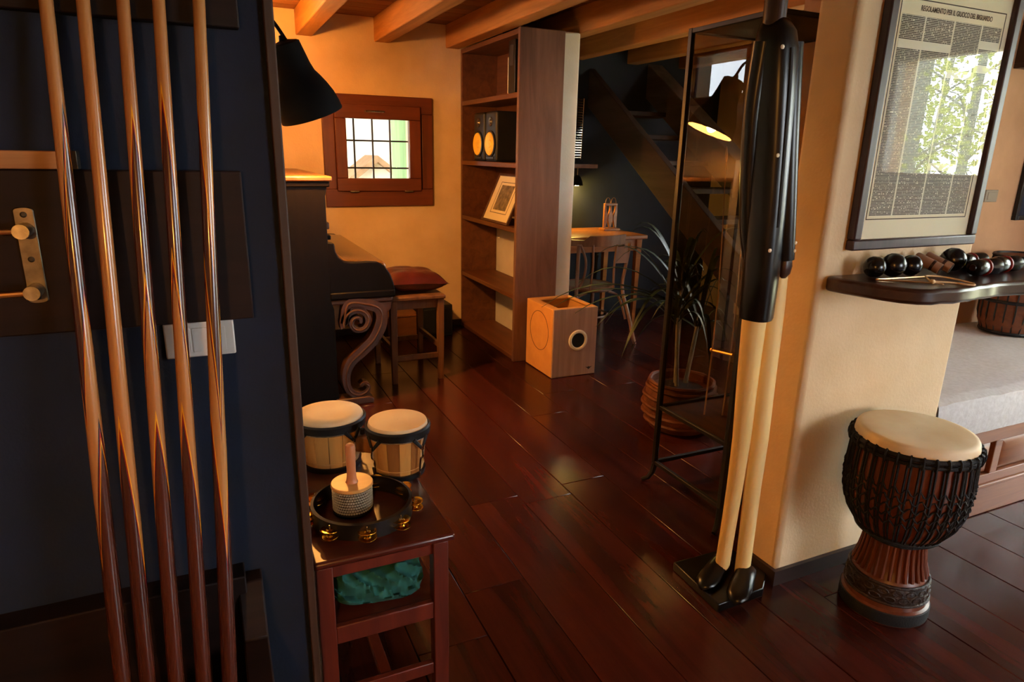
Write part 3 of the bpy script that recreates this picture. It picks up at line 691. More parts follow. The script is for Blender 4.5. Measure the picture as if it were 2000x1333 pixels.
le = thing('wall_ledge', 'light oak ledge above the middle board of the cue rack', 'ledge', (-.7, 1.40, 1.457))
obj('strip', B(-1.2, -.205, 1.385, 1.42, 1.458, 1.488), 'ledge', le, bevel=.002); obj('end_cap', B(-.205, -.196, 1.384, 1.42, 1.458, 1.489), 'steel_dark', le, bevel=.001)
br = thing('steel_bracket', 'steel bracket plate with two polished rods on the cue rack', 'bracket', (-.29, 1.388, 1.22))
def oval(z0, z1, x0, x1):
    cx, h = (x0+x1)/2, (x1-x0)/2
    return [(cx+h*math.cos(a)*1.0, z1-.006+.006*math.sin(a)) for a in [PI*k/8 for k in range(9)]] + [(cx+h*math.cos(a), z0+.006+.006*math.sin(a)) for a in [PI+PI*k/8 for k in range(9)]]
obj('plate', MB().prism(oval(1.226, 1.395, -.302, -.272), 'y', 1.385, 1.390), 'steel_dark', br, bevel=.0015)
for z in (1.382, 1.305, 1.238):
    sc_ = obj('screw', MB().lathe([(.0052, -.001), (.0052, .001), (.003, .0016)], 12, (-.287, 1.385, z), mtx=Matrix.Rotation(PI/2, 3, 'X')), 'black', br)
for z in (1.357, 1.252):
    rod = obj('rod', MB().tube([(-.289, 1.35, z), (-.62, 1.30, z)], .0055, 10), 'copper', br, smooth=True)
    obj('rod_holder', MB().tube([(-.287, 1.385, z), (-.287, 1.343, z)], [.012, .0125], 16), 'steel', br, smooth=True)

def cue_mat(name, pale, dark, bands, z_up, z_lo, amp, phase, npts=2):
    """pale shaft, dark spliced middle, pale spear, dark butt; z in metres of height along the cue; pointed splices round the cue"""
    m, nt, b = base_mat(name)
    tc = N(nt, 'ShaderNodeTexCoord'); sp = N(nt, 'ShaderNodeSeparateXYZ'); L(nt, tc.outputs['Object'], sp.inputs[0])
    at = N(nt, 'ShaderNodeMath', operation='ARCTAN2'); L(nt, sp.outputs['Y'], at.inputs[0]); L(nt, sp.outputs['X'], at.inputs[1])
    def mth(op, a, v=None, w=None):
        n = N(nt, 'ShaderNodeMath', operation=op)
        if isinstance(a, (int, float)): n.inputs[0].default_value = a
        else: L(nt, a, n.inputs[0])
        if v is not None:
            if isinstance(v, (int, float)): n.inputs[1].default_value = v
            else: L(nt, v, n.inputs[1])
        return n.outputs[0]
    t = mth('MULTIPLY_ADD', at.outputs[0], npts/(2*PI)); nt.nodes[-1].inputs[2].default_value = phase
    f = mth('FRACT', t); f = mth('SUBTRACT', f, .5); f = mth('ABSOLUTE', f); tri = mth('MULTIPLY', f, 2.0)      # 0..1..0
    tri = mth('POWER', tri, .75)
    gr = N(nt, 'ShaderNodeTexNoise', Scale=4.0, Detail=6.0); mp = N(nt, 'ShaderNodeMapping'); mp.inputs['Scale'].default_value = (60, 60, 3)
    L(nt, tc.outputs['Object'], mp.inputs[0]); L(nt, mp.outputs[0], gr.inputs['Vector'])
    pr_ = N(nt, 'ShaderNodeMixRGB'); pr_.inputs[1].default_value = srgb(pale); pr_.inputs[2].default_value = srgb('#9f6a3a'); L(nt, gr.outputs['Fac'], pr_.inputs[0])
    dk = N(nt, 'ShaderNodeMixRGB'); dk.inputs[1].default_value = srgb(dark); dk.inputs[2].default_value = srgb('#5a2b1c'); L(nt, gr.outputs['Fac'], dk.inputs[0])
    cur = pr_.outputs[0]
    def boundary(zb, sign, under):
        """colour below zb + amp*tri becomes `under`, with thin veneers along the edge"""
        nonlocal cur
        e = mth('MULTIPLY_ADD', tri, sign*amp); nt.nodes[-1].inputs[2].default_value = zb
        d = mth('SUBTRACT', e, sp.outputs['Z'])                    # >0 below the edge
        for off, colr in [(0, bands[0]), (.020, bands[1]), (.040, bands[2]), (.052, None)]:
            g = mth('GREATER_THAN', d, off*amp/.26); mx = N(nt, 'ShaderNodeMixRGB'); L(nt, g, mx.inputs[0]); L(nt, cur, mx.inputs[1])
            if colr: mx.inputs[2].default_value = srgb(colr)
            else: L(nt, under, mx.inputs[2])
            cur = mx.outputs[0]
    if z_up is not None:
        boundary(z_up, 1, dk.outputs[0]); boundary(z_up-.28, 1, pr_.outputs[0])
    boundary(z_lo, 1, dk.outputs[0])
    L(nt, cur, b.inputs['Base Color']); b.inputs['Roughness'].default_value = .25; b.inputs['Coat Weight'].default_value = .5; b.inputs['Coat Roughness'].default_value = .1
    return m
CUES = [((-.201, 1.36, 1.720), (-.230, 1.22, .526)), ((-.150, 1.36, 1.726), (-.190, 1.22, .508)), ((-.093, 1.36, 1.731), (-.143, 1.22, .491)),
        ((-.040, 1.36, 1.737), (-.096, 1.22, .473)), ((.022, 1.36, 1.743), (-.050, 1.22, .457))]
BUTT = .305
V1 = ('#15162a', '#8c1c16', '#e0a020'); V2 = ('#e0a020', '#8c1c16', '#15162a')
SPEC = [('#bb864e', '#34180f', V1, 1.03, .50, .24, .18, 'with yellow and red spliced points, the leftmost of five'),
        ('#bd8247', '#280f0b', V2, None, .44, .30, .55, 'with plain pale shaft, second of five from the steel bracket'),
        ('#ad7440', '#421d12', V2, 1.02, .49, .25, .35, 'in the middle of the row of five'),
        ('#b98045', '#3b1a12', V2, 1.05, .49, .26, .52, 'second of five from the oak wall edge'),
        ('#bb874a', '#2e1412', V2, 1.0, .44, .30, .72, 'closest of five to the light switch end and oak edge')]
for i, ((a, b_), s_) in enumerate(zip(CUES, SPEC)):
    a, b_ = Vector(a), Vector(b_); d_ = (a-b_)
    bot = b_ + d_*((BUTT-b_.z)/d_.z); topp = b_ + d_*((1.86-b_.z)/d_.z)
    ln = (topp-bot).length
    prof = [(.011, 0), (.0145, .004), (.0150, .02), (.0148, .3), (.0128, .75), (.0110, 1.15), (.0098, ln-.0)]
    m = MB().lathe(prof, 20, (0, 0, .0))
    cm = cue_mat('cue wood %d' % (i+1), *s_[:7])
    root = thing('billiard_cue', 'polished wooden billiard cue ' + s_[7], 'cue', bot, 0, 'billiard cues in the wall rack')
    root.rotation_euler = d_.to_track_quat('Z', 'Y').to_euler()
    me_loc = root.location.copy(); root.location = (0, 0, 0)
    sh_ = obj('shaft', m, cm, root, smooth=True); bp_ = obj('bumper', MB().lathe([(.009, -.012), (.012, -.008), (.012, .0005)], 16), 'black', root, smooth=True)
    fe = obj('ferrule', MB().lathe([(.0098, ln), (.0096, ln+.02), (.008, ln+.026)], 16), 'whitering', root, smooth=True)
    root.location = me_loc
sw = thing('light_switch', 'white double light switch plate behind the right cues', 'switch', (-.037, 1.415, 1.09))
obj('plate', B(-.101, .027, 1.411, 1.42, 1.092, 1.164), 'white_plastic', sw, bevel=.003)
for k in range(3):
    obj('rocker', MB().prism([(1.4115, 1.103), (1.4085 if k == 2 else 1.4105, 1.103), (1.4105 if k == 2 else 1.4085, 1.152), (1.4115, 1.152)], 'x', -.083+k*.032, -.054+k*.032), 'white_plastic', sw, bevel=.001)

# ================================================================== STATUE
def ring(cx, cy, rx, ry, z, n=28, pw=2.6, rot=0.0):
    out = []
    for k in range(n):
        a = 2*PI*k/n; c, s = math.cos(a), math.sin(a)
        x, y = rx*math.copysign(abs(c)**(2/pw), c), ry*math.copysign(abs(s)**(2/pw), s)
        out.append((cx+x*math.cos(rot)-y*math.sin(rot), cy+x*math.sin(rot)+y*math.cos(rot), z))
    return out
sa = thing('wooden_statue', 'tall carved wooden figure in a black coat and cream trousers', 'statue', (1.60, 1.56, 0))
obj('base', MB().prism([(1.458, 1.432), (1.665, 1.437), (1.742, 1.50), (1.738, 1.685), (1.468, 1.69)], 'z', 0, .034), 'statue_black', sa, bevel=.004)
def shoe(x, y, ang, z0=.034):
    m = MB(); rings = []
    for t, w, h in ((-.05, .012, .02), (-.045, .030, .045), (-.02, .036, .062), (.03, .036, .055), (.08, .040, .040), (.12, .036, .032), (.145, .020, .022), (.152, .006, .012)):
        rings.append([(x+t*math.cos(ang)-w*math.cos(q)*math.sin(ang), y+t*math.sin(ang)+w*math.cos(q)*math.cos(ang), z0+h*.5+h*.5*math.sin(q)) for q in [2*PI*k/14 for k in range(14)]])
    return m.loft(rings)
for sx_, sy_, an in ((1.592, 1.580, math.radians(205)), (1.632, 1.495, math.radians(215))): obj('shoe', shoe(sx_, sy_, an), 'statue_black', sa, smooth=True)
def leg_loft(spec):
    rings = [ring(cx, cy, rx, ry, z, 24, 2.3, .35) for cx, cy, rx, ry, z in spec]
    m = MB().loft(rings, caps=True)
    for k, v in enumerate(m.v[:24]): v.z += .022*math.sin(k*2*PI/24+1.2) + (.010 if k % 5 == 0 else 0)   # uneven carved hems
    return m
obj('trouser_leg', leg_loft([(1.583, 1.560, .025, .025, .085), (1.588, 1.560, .024, .025, .20), (1.596, 1.56, .025, .027, .40), (1.599, 1.56, .027, .030, .57), (1.592, 1.56, .032, .034, .80), (1.588, 1.56, .036, .038, 1.02), (1.588, 1.56, .036, .038, 1.12)]), 'statue_cream', sa, smooth=True)
obj('trouser_leg', leg_loft([(1.636, 1.515, .025, .026, .062), (1.640, 1.520, .025, .026, .20), (1.648, 1.53, .027, .028, .40), (1.657, 1.54, .030, .032, .57), (1.658, 1.55, .034, .035, .80), (1.658, 1.555, .036, .037, 1.0), (1.655, 1.555, .030, .034, 1.19)]), 'statue_cream', sa, smooth=True)
coat = [(1.584, 1.550, .044, .048, 1.000), (1.584, 1.550, .047, .051, 1.01), (1.582, 1.550, .050, .054, 1.15), (1.574, 1.55, .053, .056, 1.35), (1.562, 1.55, .054, .057, 1.52), (1.546, 1.55, .056, .058, 1.68), (1.534, 1.55, .058, .058, 1.80), (1.528, 1.55, .050, .050, 1.85), (1.520, 1.55, .030, .034, 1.88)]
obj('coat', MB().loft([ring(*q, 32, 2.6, .3) for q in coat]), 'statue_black', sa, smooth=True, auto=70)
ap = bez([(1.578, 1.54, 1.82), (1.590, 1.53, 1.65), (1.606, 1.525, 1.5), (1.626, 1.522, 1.35), (1.648, 1.522, 1.195)], 5)
slv = obj('sleeve', MB().tube(ap, [.034-.006*i/(len(ap)-1) for i in range(len(ap))], 20), 'statue_black', sa, smooth=True)
ap2 = bez([(1.492, 1.56, 1.82), (1.496, 1.575, 1.65), (1.515, 1.585, 1.48), (1.535, 1.585, 1.30), (1.560, 1.575, 1.17)], 5)
obj('sleeve', MB().tube(ap2, [.030-.008*i/(len(ap2)-1) for i in range(len(ap2))], 20), 'statue_black', sa, smooth=True)
obj('hand', MB().loft([ring(1.650, 1.522, rx, rx*.8, z, 14) for rx, z in ((.020, 1.20), (.024, 1.175), (.020, 1.15), (.008, 1.135))]), 'statue_brown', sa, smooth=True)
obj('lapel', MB().tube(bez([(1.530, 1.490, 1.80), (1.540, 1.490, 1.70), (1.556, 1.492, 1.50), (1.570, 1.494, 1.30)], 5), .007, 8), 'statue_black', sa, smooth=True)
for bx, by, bz in ((1.500, 1.494, 1.80), (1.532, 1.493, 1.51), (1.553, 1.497, 1.23)):
    obj('coat_button', MB().sphere((bx, by, bz), .0065, 12, (1, .6, 1)), 'cream_dot', sa, smooth=True)
for bz in (1.225, 1.250): obj('cuff_button', MB().sphere((1.655, 1.4965, bz), .006, 12, (1, .6, 1)), 'cream_dot', sa, smooth=True)
obj('neck', MB().loft([ring(1.512, 1.55, .030, .034, z, 18, 2.0) for z in (1.86, 1.92, 1.97)]), 'statue_brown', sa, smooth=True)
hd = MB()
rings = []
for z, rx, ry, dy in ((1.945, .030, .034, -.012), (1.965, .046, .056, -.014), (2.0, .056, .070, -.008), (2.04, .060, .076, 0), (2.08, .060, .076, .004), (2.12, .050, .062, .006), (2.14, .026, .034, .006)):
    rings.append(ring(1.508, 1.54+dy, rx, ry, z, 24, 2.0))
head = obj('head', hd.loft(rings), 'statue_brown', sa, smooth=True, auto=70)
obj('nose', MB().loft([[(1.508-w, 1.475+y1, z), (1.508+w, 1.475+y1, z), (1.508, 1.475+y1-d, z)] for z, w, d, y1 in ((2.0, .012, .02, 0), (2.03, .008, .012, -.002), (2.055, .005, .004, -.003))]), 'statue_brown', head)
for ex in (-.022, .022): obj('eye', MB().sphere((1.508+ex, 1.473, 2.052), .008, 10), 'cream_dot', head, smooth=True); obj('ear', MB().sphere((1.508+ex*2.7, 1.545, 2.035), .014, 10, (.5, .8, 1.4)), 'statue_brown', head, smooth=True)
obj('mouth', MB().sphere((1.508, 1.472, 1.978), .014, 10, (1.2, .4, .4)), 'statue_brown', head, smooth=True)
obj('hair', MB().loft([ring(1.508, 1.548, rx, ry, z, 24, 2.0) for z, rx, ry in ((2.075, .064, .078), (2.11, .060, .073), (2.145, .04, .05), (2.158, .012, .016))]), 'statue_black', head, smooth=True)

# ================================================================== GLASS DISPLAY CASE
VX0, VX1, VY0, VY1, VT = 1.82, 2.36, 1.845, 2.295, 1.99
vc = thing('glass_display_case', 'tall glass display case with black iron frame behind the statue', 'display case', (2.09, 2.07, 0))
for px_, py_, sx_, sy_ in ((VX0, VY0, -1, -1), (VX1, VY0, 1, -1), (VX0, VY1, -1, 1), (VX1, VY1, 1, 1)):
    obj('corner_post', B(px_-.011, px_+.011, py_-.011, py_+.011, .10, VT), 'iron', vc, bevel=.002)
    d = Vector((sx_, sy_*.6, 0)).normalized()
    q = Vector((px_, py_, 0))
    obj('foot', MB().tube([q+Vector((0, 0, .10)), q+d*.006+Vector((0, 0, .055)), q+d*.025+Vector((0, 0, .022)), q+d*.055+Vector((0, 0, .009))], [.0135, .0135, .012, .009], 8), 'iron', vc, smooth=True)
for z in (.105, .385, VT-.01):
    for y in (VY0, VY1): obj('rail', B(VX0, VX1, y-.009, y+.009, z-.009, z+.009), 'iron', vc, bevel=.002)
    for x in (VX0, VX1): obj('rail', B(x-.009, x+.009, VY0, VY1, z-.009, z+.009), 'iron', vc, bevel=.002)
obj('shelf_board', B(VX0+.01, VX1-.01, VY0+.01, VY1-.01, .372, .384), 'shelf', vc, bevel=.002)
obj('top_board', B(VX0+.01, VX1-.01, VY0+.01, VY1-.01, VT-.012, VT-.004), 'iron', vc)
obj('pane', B(VX0-.002, VX0+.002, VY0+.011, VY1-.011, .394, VT-.019), 'vit_glass', vc)
obj('pane', B(VX1-.002, VX1+.002, VY0+.011, VY1-.011, .394, VT-.019), 'vit_glass', vc)
obj('pane', B(VX0+.011, VX1-.011, VY0-.002, VY0+.002, .394, VT-.019), 'vit_glass', vc)
obj('pane', B(VX0+.011, VX1-.011, VY1-.002, VY1+.002, .394, VT-.019), 'vit_glass', vc)
obj('latch', MB().tube([(VX0-.018, 1.97, .752), (VX0-.018, 1.855, .765)], .006, 8), 'brass', vc, smooth=True)
obj('latch_knob', MB().sphere((VX0-.018, 1.972, .752), .010, 10), 'brass', vc, smooth=True)
# pale upright lines added in place of thin bright reflections in the glass
for k, (sx_, sy_, h_, lb_) in enumerate(((1.95, 2.14, 1.10, 'pale line standing for a reflection, closest to the iron corner post'), (2.02, 2.10, 1.00, 'second pale line standing for a reflection from the iron corner post'), (2.06, 2.06, 1.16, 'tallest pale line standing for a reflection in the glass case'), (2.12, 2.12, .95, 'shortest pale line standing for a reflection in the glass case'))):
    stm = thing('reflection_line', lb_, 'stem', (sx_, sy_, .385), 0, 'reflection lines inside the display case')
    obj('reflection_stalk', MB().tube(bez([(sx_, sy_, .385), (sx_+.01, sy_+.005, .385+h_*.5), (sx_-.01+.01*k, sy_+.02, .385+h_)], 6), [.004-.0025*i/12 for i in range(13)], 6), 'string', stm, smooth=True)
    obj('tip', MB().tube(bez([(sx_-.01+.01*k, sy_+.02, .385+h_), (sx_-.012+.01*k, sy_+.022, .385+h_+.06)], 4), [.003, .005, .006, .004, .001], 6), 'string', stm, smooth=True)

# ================================================================== POTTED PLANT behind the case
pl = thing('potted_palm', 'spiky green plant in a woven basket pot behind the display case', 'plant', (2.36, 2.80, 0))
pcx, pcy = 2.36, 2.80
obj('pot', MB().lathe([(.13, 0), (.165, .01), (.20, .09), (.205, .17), (.185, .25), (.175, .28), (.165, .28), (.165, .24)], 32, (pcx, pcy, 0)), 'wicker', pl, smooth=True)
for z, r in ((.05, .187), (.10, .204), (.15, .208), (.20, .202), (.25, .188), (.28, .177)):
    obj('weave_band', MB().tube([(pcx+(r+.003*math.sin(k*PI/2))*math.cos(2*PI*k/40), pcy+(r+.003*math.sin(k*PI/2))*math.sin(2*PI*k/40), z) for k in range(40)], .011, 6, closed=True), 'wicker', pl, smooth=True)
obj('soil', MB().lathe([(.164, .235), (.05, .25), (.001, .252)], 24, (pcx, pcy, 0), caps=False), 'soil', pl)
for k, (dx, dy, h_) in enumerate(((-.03, .0, .48), (.05, .03, .40), (.0, .05, .62))):
    obj('stem', MB().tube(bez([(pcx+dx, pcy+dy, .23), (pcx+dx*1.6, pcy+dy*1.2, .4), (pcx+dx*2.4, pcy+dy*1.5, .23+h_)], 5), [.013-.003*i/10 for i in range(11)], 8), 'bark', pl, smooth=True)
def leaf(p0, az, ln, rise, droop, w, n=9):
    d = Vector((math.cos(az), math.sin(az), 0)); sd = Vector((-d.y, d.x, 0)); rings = []
    for i in range(n+1):
        t = i/n; c = Vector(p0)+d*ln*(t*.92)+Vector((0, 0, rise*t*(1.6-.6*t)-droop*t*t*t))
        ww = w*max(.04, math.sin(PI*min(1, .12+.88*t))**.6)*(1-.25*t)
        rings.append([c-sd*ww/2+Vector((0, 0, .006*(1-t))), c+Vector((0, 0, -.002)), c+sd*ww/2+Vector((0, 0, .006*(1-t))), c+Vector((0, 0, .0012))])
    return MB().loft(rings)
lr = random.Random(3)
for k in range(46):
    base = ((pcx-.07, pcy, .70), (pcx+.12, pcy+.045, .63), (pcx, pcy+.08, .84))[k % 3]
    az = 2*PI*k/46*3.1+lr.uniform(-.2, .2); e = lr.random(); sh_k = .42 if math.sin(az) < -.35 else 1.0
    obj('leaf', leaf((base[0], base[1], base[2]-.10*lr.random()), az, (.26+.26*(1-e)+.08*lr.random())*sh_k, .10+.42*e, .10+.30*(1-e), .022+.012*lr.random()), 'leaf', pl, smooth=True, auto=80)
for az, ln, rise, droop, w in ((176, .82, .20, .16, .030), (183, .74, .16, .14, .028), (190, .66, .14, .18, .026), (170, .86, .24, .22, .028), (198, .52, .12, .30, .024), (160, .62, .34, .22, .026), (125, .55, .45, .22, .024)):
    obj('leaf', leaf((pcx-.06, pcy, .72), math.radians(az), ln, rise, droop, w), 'leaf', pl, smooth=True, auto=80)

# ================================================================== STAIRS in the navy corner
stc = thing('open_staircase', 'dark open timber stairs rising past the navy wall', 'stairs', (3.6, 4.0, 0))
SLOPE = .658; YF = 2.50
def zs(y): return (y-YF)*SLOPE
def stringer(x0, x1, ya, yb, lo, hi):
    m = MB(); c = lambda y: zs(y)
    return m.prism([(ya, max(0, c(ya)+lo)), (yb, c(yb)+lo), (yb, c(yb)+hi), (ya, max(.02, c(ya)+hi))], 'x', x0, x1)
obj('stringer', stringer(3.20, 3.26, YF+.0, YB-.005, .0, .32), 'stair', stc, bevel=.006)
obj('stringer', stringer(3.82, 3.98, 4.15, YB-.005, .10, .40), 'stair_grey', stc, bevel=.008)
obj('newel_post', B(3.87, 3.96, 4.13, 4.22, 0, zs(4.17)+.30), 'stair', stc, bevel=.006)
obj('lower_stringer', stringer(3.90, 3.95, YF, 4.14, .0, .25), 'stair', stc, bevel=.006)
k = 0; z = .18
while z < 1.84:
    y = YF+z/SLOPE+.02
    obj('tread', B(3.255, 3.92, y-.20, y+.07, z+.02, z+.058), 'stair', stc, bevel=.005); z += .205
# ================================================================== DESK, CHAIR, DESK THINGS
dk_ = thing('writing_desk', 'honey coloured wooden desk under the dark stairs', 'desk', (2.98, 5.06, 0))
obj('desk_top', B(2.46, 3.47, 4.735, 5.40, .805, .840), 'desk', dk_, bevel=.008, seg=3)
for q in ((2.55, 3.40, 4.80, 4.82, .70, .805), (2.55, 3.40, 5.32, 5.34, .70, .805)): obj('apron', B(*q), 'desk', dk_, bevel=.002)
for lx, ly in ((2.50, 4.79), (3.40, 4.79), (2.50, 5.31), (3.40, 5.31)):
    obj('leg', MB().loft([[(lx+.02+sx*w, ly+.02+sy*w, z) for sx, sy in ((-1,-1),(1,-1),(1,1),(-1,1))] for z, w in ((0,.016),(.7,.026),(.805,.028))]), 'desk', dk_, bevel=.003)
ch = thing('bentwood_chair', 'curved back bentwood chair pushed up to the desk', 'chair', (2.82, 4.62, 0))
arc = [(2.82+.295*math.sin(a), 4.62-.265*math.cos(a)+.03, .0) for a in [math.radians(-88+176*k/20) for k in range(21)]]
rings = []
for i, q in enumerate(arc):
    t = abs(i-10)/10; dx, dy = q[0]-2.82, q[1]-4.65; r_ = math.hypot(dx, dy); nx, ny = dx/r_, dy/r_
    hi = .895-.05*max(0, t-.55)/.45 if i > 6 else .86; lo = hi-(.085 if i > 6 else .05)
    rings.append([(q[0]-nx*.010, q[1]-ny*.010, lo), (q[0]+nx*.010, q[1]+ny*.010, lo), (q[0]+nx*.016, q[1]+ny*.016, hi), (q[0]-nx*.004, q[1]-ny*.004, hi)])
obj('top_rail', MB().loft(rings), 'chair', ch, smooth=True, bevel=.003)
for s in (-1, 1):
    obj('rear_leg', MB().tube(bez([(2.82+s*.30, 4.33, 0), (2.82+s*.25, 4.38, .25), (2.82+s*.215, 4.44, .46), (2.82+s*.225, 4.42, .66), (2.82+s*.235, 4.40, .83)], 5), [.015]*21, 10), 'chair', ch, smooth=True)
    obj('front_leg', MB().tube([(2.82+s*.20, 4.87, 0), (2.82+s*.18, 4.84, .25), (2.82+s*.17, 4.81, .45)], [.013, .016, .018], 10), 'chair', ch, smooth=True)
    obj('brace', MB().tube(bez([(2.82+s*.24, 4.40, .20), (2.82+s*.20, 4.46, .38), (2.82+s*.10, 4.47, .43)], 5), .010, 8), 'chair', ch, smooth=True)
obj('seat_ring', MB().tube([(2.82+.205*math.cos(2*PI*k/32), 4.63+.205*math.sin(2*PI*k/32), .455) for k in range(32)], .020, 8, closed=True), 'chair', ch, smooth=True)
obj('seat_panel', MB().lathe([(.20, .452), (.19, .468), (.001, .462)], 32, (2.82, 4.63, 0)), 'cane', ch, smooth=True)
obj('leg_ring', MB().tube([(2.82+.175*math.cos(2*PI*k/32), 4.63+.175*math.sin(2*PI*k/32), .22) for k in range(32)], .009, 8, closed=True), 'chair', ch, smooth=True)
for s_ in (-.11, .11): obj('spindle', MB().tube(bez([(2.82+s_, 4.41, .47), (2.82+s_*.9, 4.40, .65), (2.82+s_, 4.395, .825)], 5), .009, 8), 'chair', ch, smooth=True)
obj('back_panel', B(2.925, 3.045, 4.398, 4.408, .67, .80), 'chair', ch, bevel=.002)
bs2 = obj('side_splat', MB().tube(bez([(2.60, 4.40, .83), (2.66, 4.41, .70), (2.66, 4.43, .56), (2.62, 4.44, .47)], 5), .010, 8), 'chair', ch, smooth=True)
# wooden twin hourglass stand on the desk
hg = thing('wooden_bottle_stand', 'small wooden stand with two wavy cut-outs and wire loops on the desk', 'ornament', (3.33, 5.14, .84))
gx, gy, gz = 3.33, 5.14, .84
obj('base', B(gx-.085, gx+.085, gy-.05, gy+.05, gz, gz+.022), 'desk', hg, bevel=.003)
def wavy(x, amp, ph): return [(x+amp*math.sin(k/14*2*PI+ph), gz+.022+.22*k/14) for k in range(15)]
for x0, x1, a0, a1 in ((-.068, -.040, 0, .010), (-.016, .016, -.010, .010), (.040, .068, -.010, 0)):
    pts = [(gx+x0+a0*math.sin(k/12*2*PI-1.2), gz+.022+.20*k/12) for k in range(13)] + [(gx+x1+a1*math.sin(k/12*2*PI-1.2), gz+.022+.20*k/12) for k in reversed(range(13))]
    obj('wavy_post', MB().prism(pts, 'y', gy-.012, gy+.012), 'desk', hg, bevel=.002)
obj('top_bar', B(gx-.068, gx+.068, gy-.013, gy+.013, gz+.222, gz+.243), 'desk', hg, bevel=.003)
for wx in (-.030, .030):
    obj('wire_loop', MB().tube([(gx+wx+.026*math.cos(PI*k/10), gy, gz+.243+.05*math.sin(PI*k/10)) for k in range(11)], .0022, 6), 'copper', hg, smooth=True)
# wall things above the desk
rk = thing('chrome_slat_rack', 'narrow chrome slatted rack hung on the navy wall', 'rack', (3.07, 5.38, 1.45))
for x in (3.015, 3.125): obj('upright', MB().tube([(x, 5.37, 1.46), (x+.01, 5.37, 1.98)], .006, 8), 'chrome', rk, smooth=True)
for k in range(24): obj('slat', B(3.02, 3.125, 5.355, 5.372, 1.47+k*.0215, 1.481+k*.0215), 'chrome', rk, bevel=.002)
sf = obj('wall_shelf', B(2.75, 3.235, 5.24, 5.42, 1.385, 1.42), 'shelf_end', bevel=.003); tag(sf, 'short grey brown shelf board on the navy wall above the desk', 'shelf')
dl = thing('shelf_lamp', 'small dark lamp hanging under the short wall shelf', 'lamp', (3.05, 5.28, 1.22))
obj('shade', MB().lathe([(.055, 1.235), (.048, 1.27), (.030, 1.31), (.012, 1.325)], 24, (3.05, 5.28, 0), caps=False), 'lamp_cap', dl, smooth=True)
obj('stem', MB().tube([(3.05, 5.28, 1.32), (3.05, 5.28, 1.386)], .005, 8), 'chrome', dl, smooth=True)
obj('bulb', MB().sphere((3.05, 5.28, 1.256), .030, 12), 'bulb_hot', dl, smooth=True)
light('desk_light', 'POINT', (3.05, 5.28, 1.222), 15.0, (1.0, .64, .10), .02, parent=dl)

# ================================================================== POSTER on the wall stub
pf = thing('framed_regulations', 'large dark framed billiard regulations print under reflecting glass', 'picture', (2.17, 1.47, 1.22))
FX0, FX1, FZ0, FZ1, FY = 1.856, 2.478, 1.222, 2.055, 1.48
obj('print', B(FX0+.02, FX1-.02, FY-.012, FY-.004, FZ0+.02, FZ1-.02), 'ivory', pf)
for q in ((FX0, FX1, FZ0, FZ0+.034), (FX0, FX1, FZ1-.034, FZ1), (FX0, FX0+.034, FZ0+.034, FZ1-.034), (FX1-.034, FX1, FZ0+.034, FZ1-.034)):
    obj('frame_side', B(q[0], q[1], FY-.030, FY, q[2], q[3]), 'poster_frame', pf, bevel=.005)
obj('glass', B(FX0+.03, FX1-.03, FY-.019, FY-.016, FZ0+.03, FZ1-.03), 'clear', pf)
# printed sheet: border, heading, columns of small type
def text_mat():
    m, nt, b = base_mat('printed small type')
    tc = N(nt, 'ShaderNodeTexCoord'); sp = N(nt, 'ShaderNodeSeparateXYZ'); L(nt, tc.outputs['Object'], sp.inputs[0])
    def mt(op, a, v=None):
        n = N(nt, 'ShaderNodeMath', operation=op)
        for i, q in enumerate((a, v)):
            if q is None: continue
            if isinstance(q, (int, float)): n.inputs[i].default_value = q
            else: L(nt, q, n.inputs[i])
        return n.outputs[0]
    rows = mt('MULTIPLY', sp.outputs['Z'], 210.0); fr = mt('FRACT', rows); ln = mt('GREATER_THAN', fr, .30); rid = mt('FLOOR', rows)
    cb = N(nt, 'ShaderNodeCombineXYZ'); xs = mt('MULTIPLY', sp.outputs['X'], 260.0); L(nt, xs, cb.inputs[0]); L(nt, mt('MULTIPLY', rid, 7.31), cb.inputs[1])
    nz = N(nt, 'ShaderNodeTexNoise', Scale=1.0, Detail=1.0); L(nt, cb.outputs[0], nz.inputs['Vector']); wd = mt('GREATER_THAN', nz.outputs['Fac'], .36)
    cb2 = N(nt, 'ShaderNodeCombineXYZ'); L(nt, mt('MULTIPLY', mt('FLOOR', mt('MULTIPLY', sp.outputs['X'], 7.3)), 3.7), cb2.inputs[0]); L(nt, mt('MULTIPLY', mt('FLOOR', mt('MULTIPLY', rid, .2)), 5.1), cb2.inputs[1])
    wn = N(nt, 'ShaderNodeTexWhiteNoise'); L(nt, cb2.outputs[0], wn.inputs['Vector']); pg = mt('GREATER_THAN', wn.outputs['Value'], .035)
    col = mt('GREATER_THAN', mt('FRACT', mt('MULTIPLY', sp.outputs['X'], 7.3)), .05)
    ink = mt('MULTIPLY', mt('MULTIPLY', ln, wd), mt('MULTIPLY', pg, col))
    mx = N(nt, 'ShaderNodeMixRGB'); mx.inputs[1].default_value = srgb('#d8d3bd'); mx.inputs[2].default_value = srgb('#3d3c38'); L(nt, ink, mx.inputs[0]); L(nt, mx.outputs[0], b.inputs['Base Color'])
    b.inputs['Roughness'].default_value = .85
    return m
PX0, PX1, PZ0, PZ1 = FX0+.060, FX1-.058, FZ0+.095, FZ1-.088
obj('small_type', B(PX0+.012, PX1-.012, FY-.0128, FY-.0119, PZ0+.012, PZ1-.045), text_mat(), pf)
for q in ((PX0, PX1, PZ0, PZ0+.003), (PX0, PX1, PZ1-.003, PZ1), (PX0, PX0+.003, PZ0, PZ1), (PX1-.003, PX1, PZ0, PZ1)):
    obj('printed_border', B(q[0], q[1], FY-.0127, FY-.0119, q[2], q[3]), 'charcoal', pf)
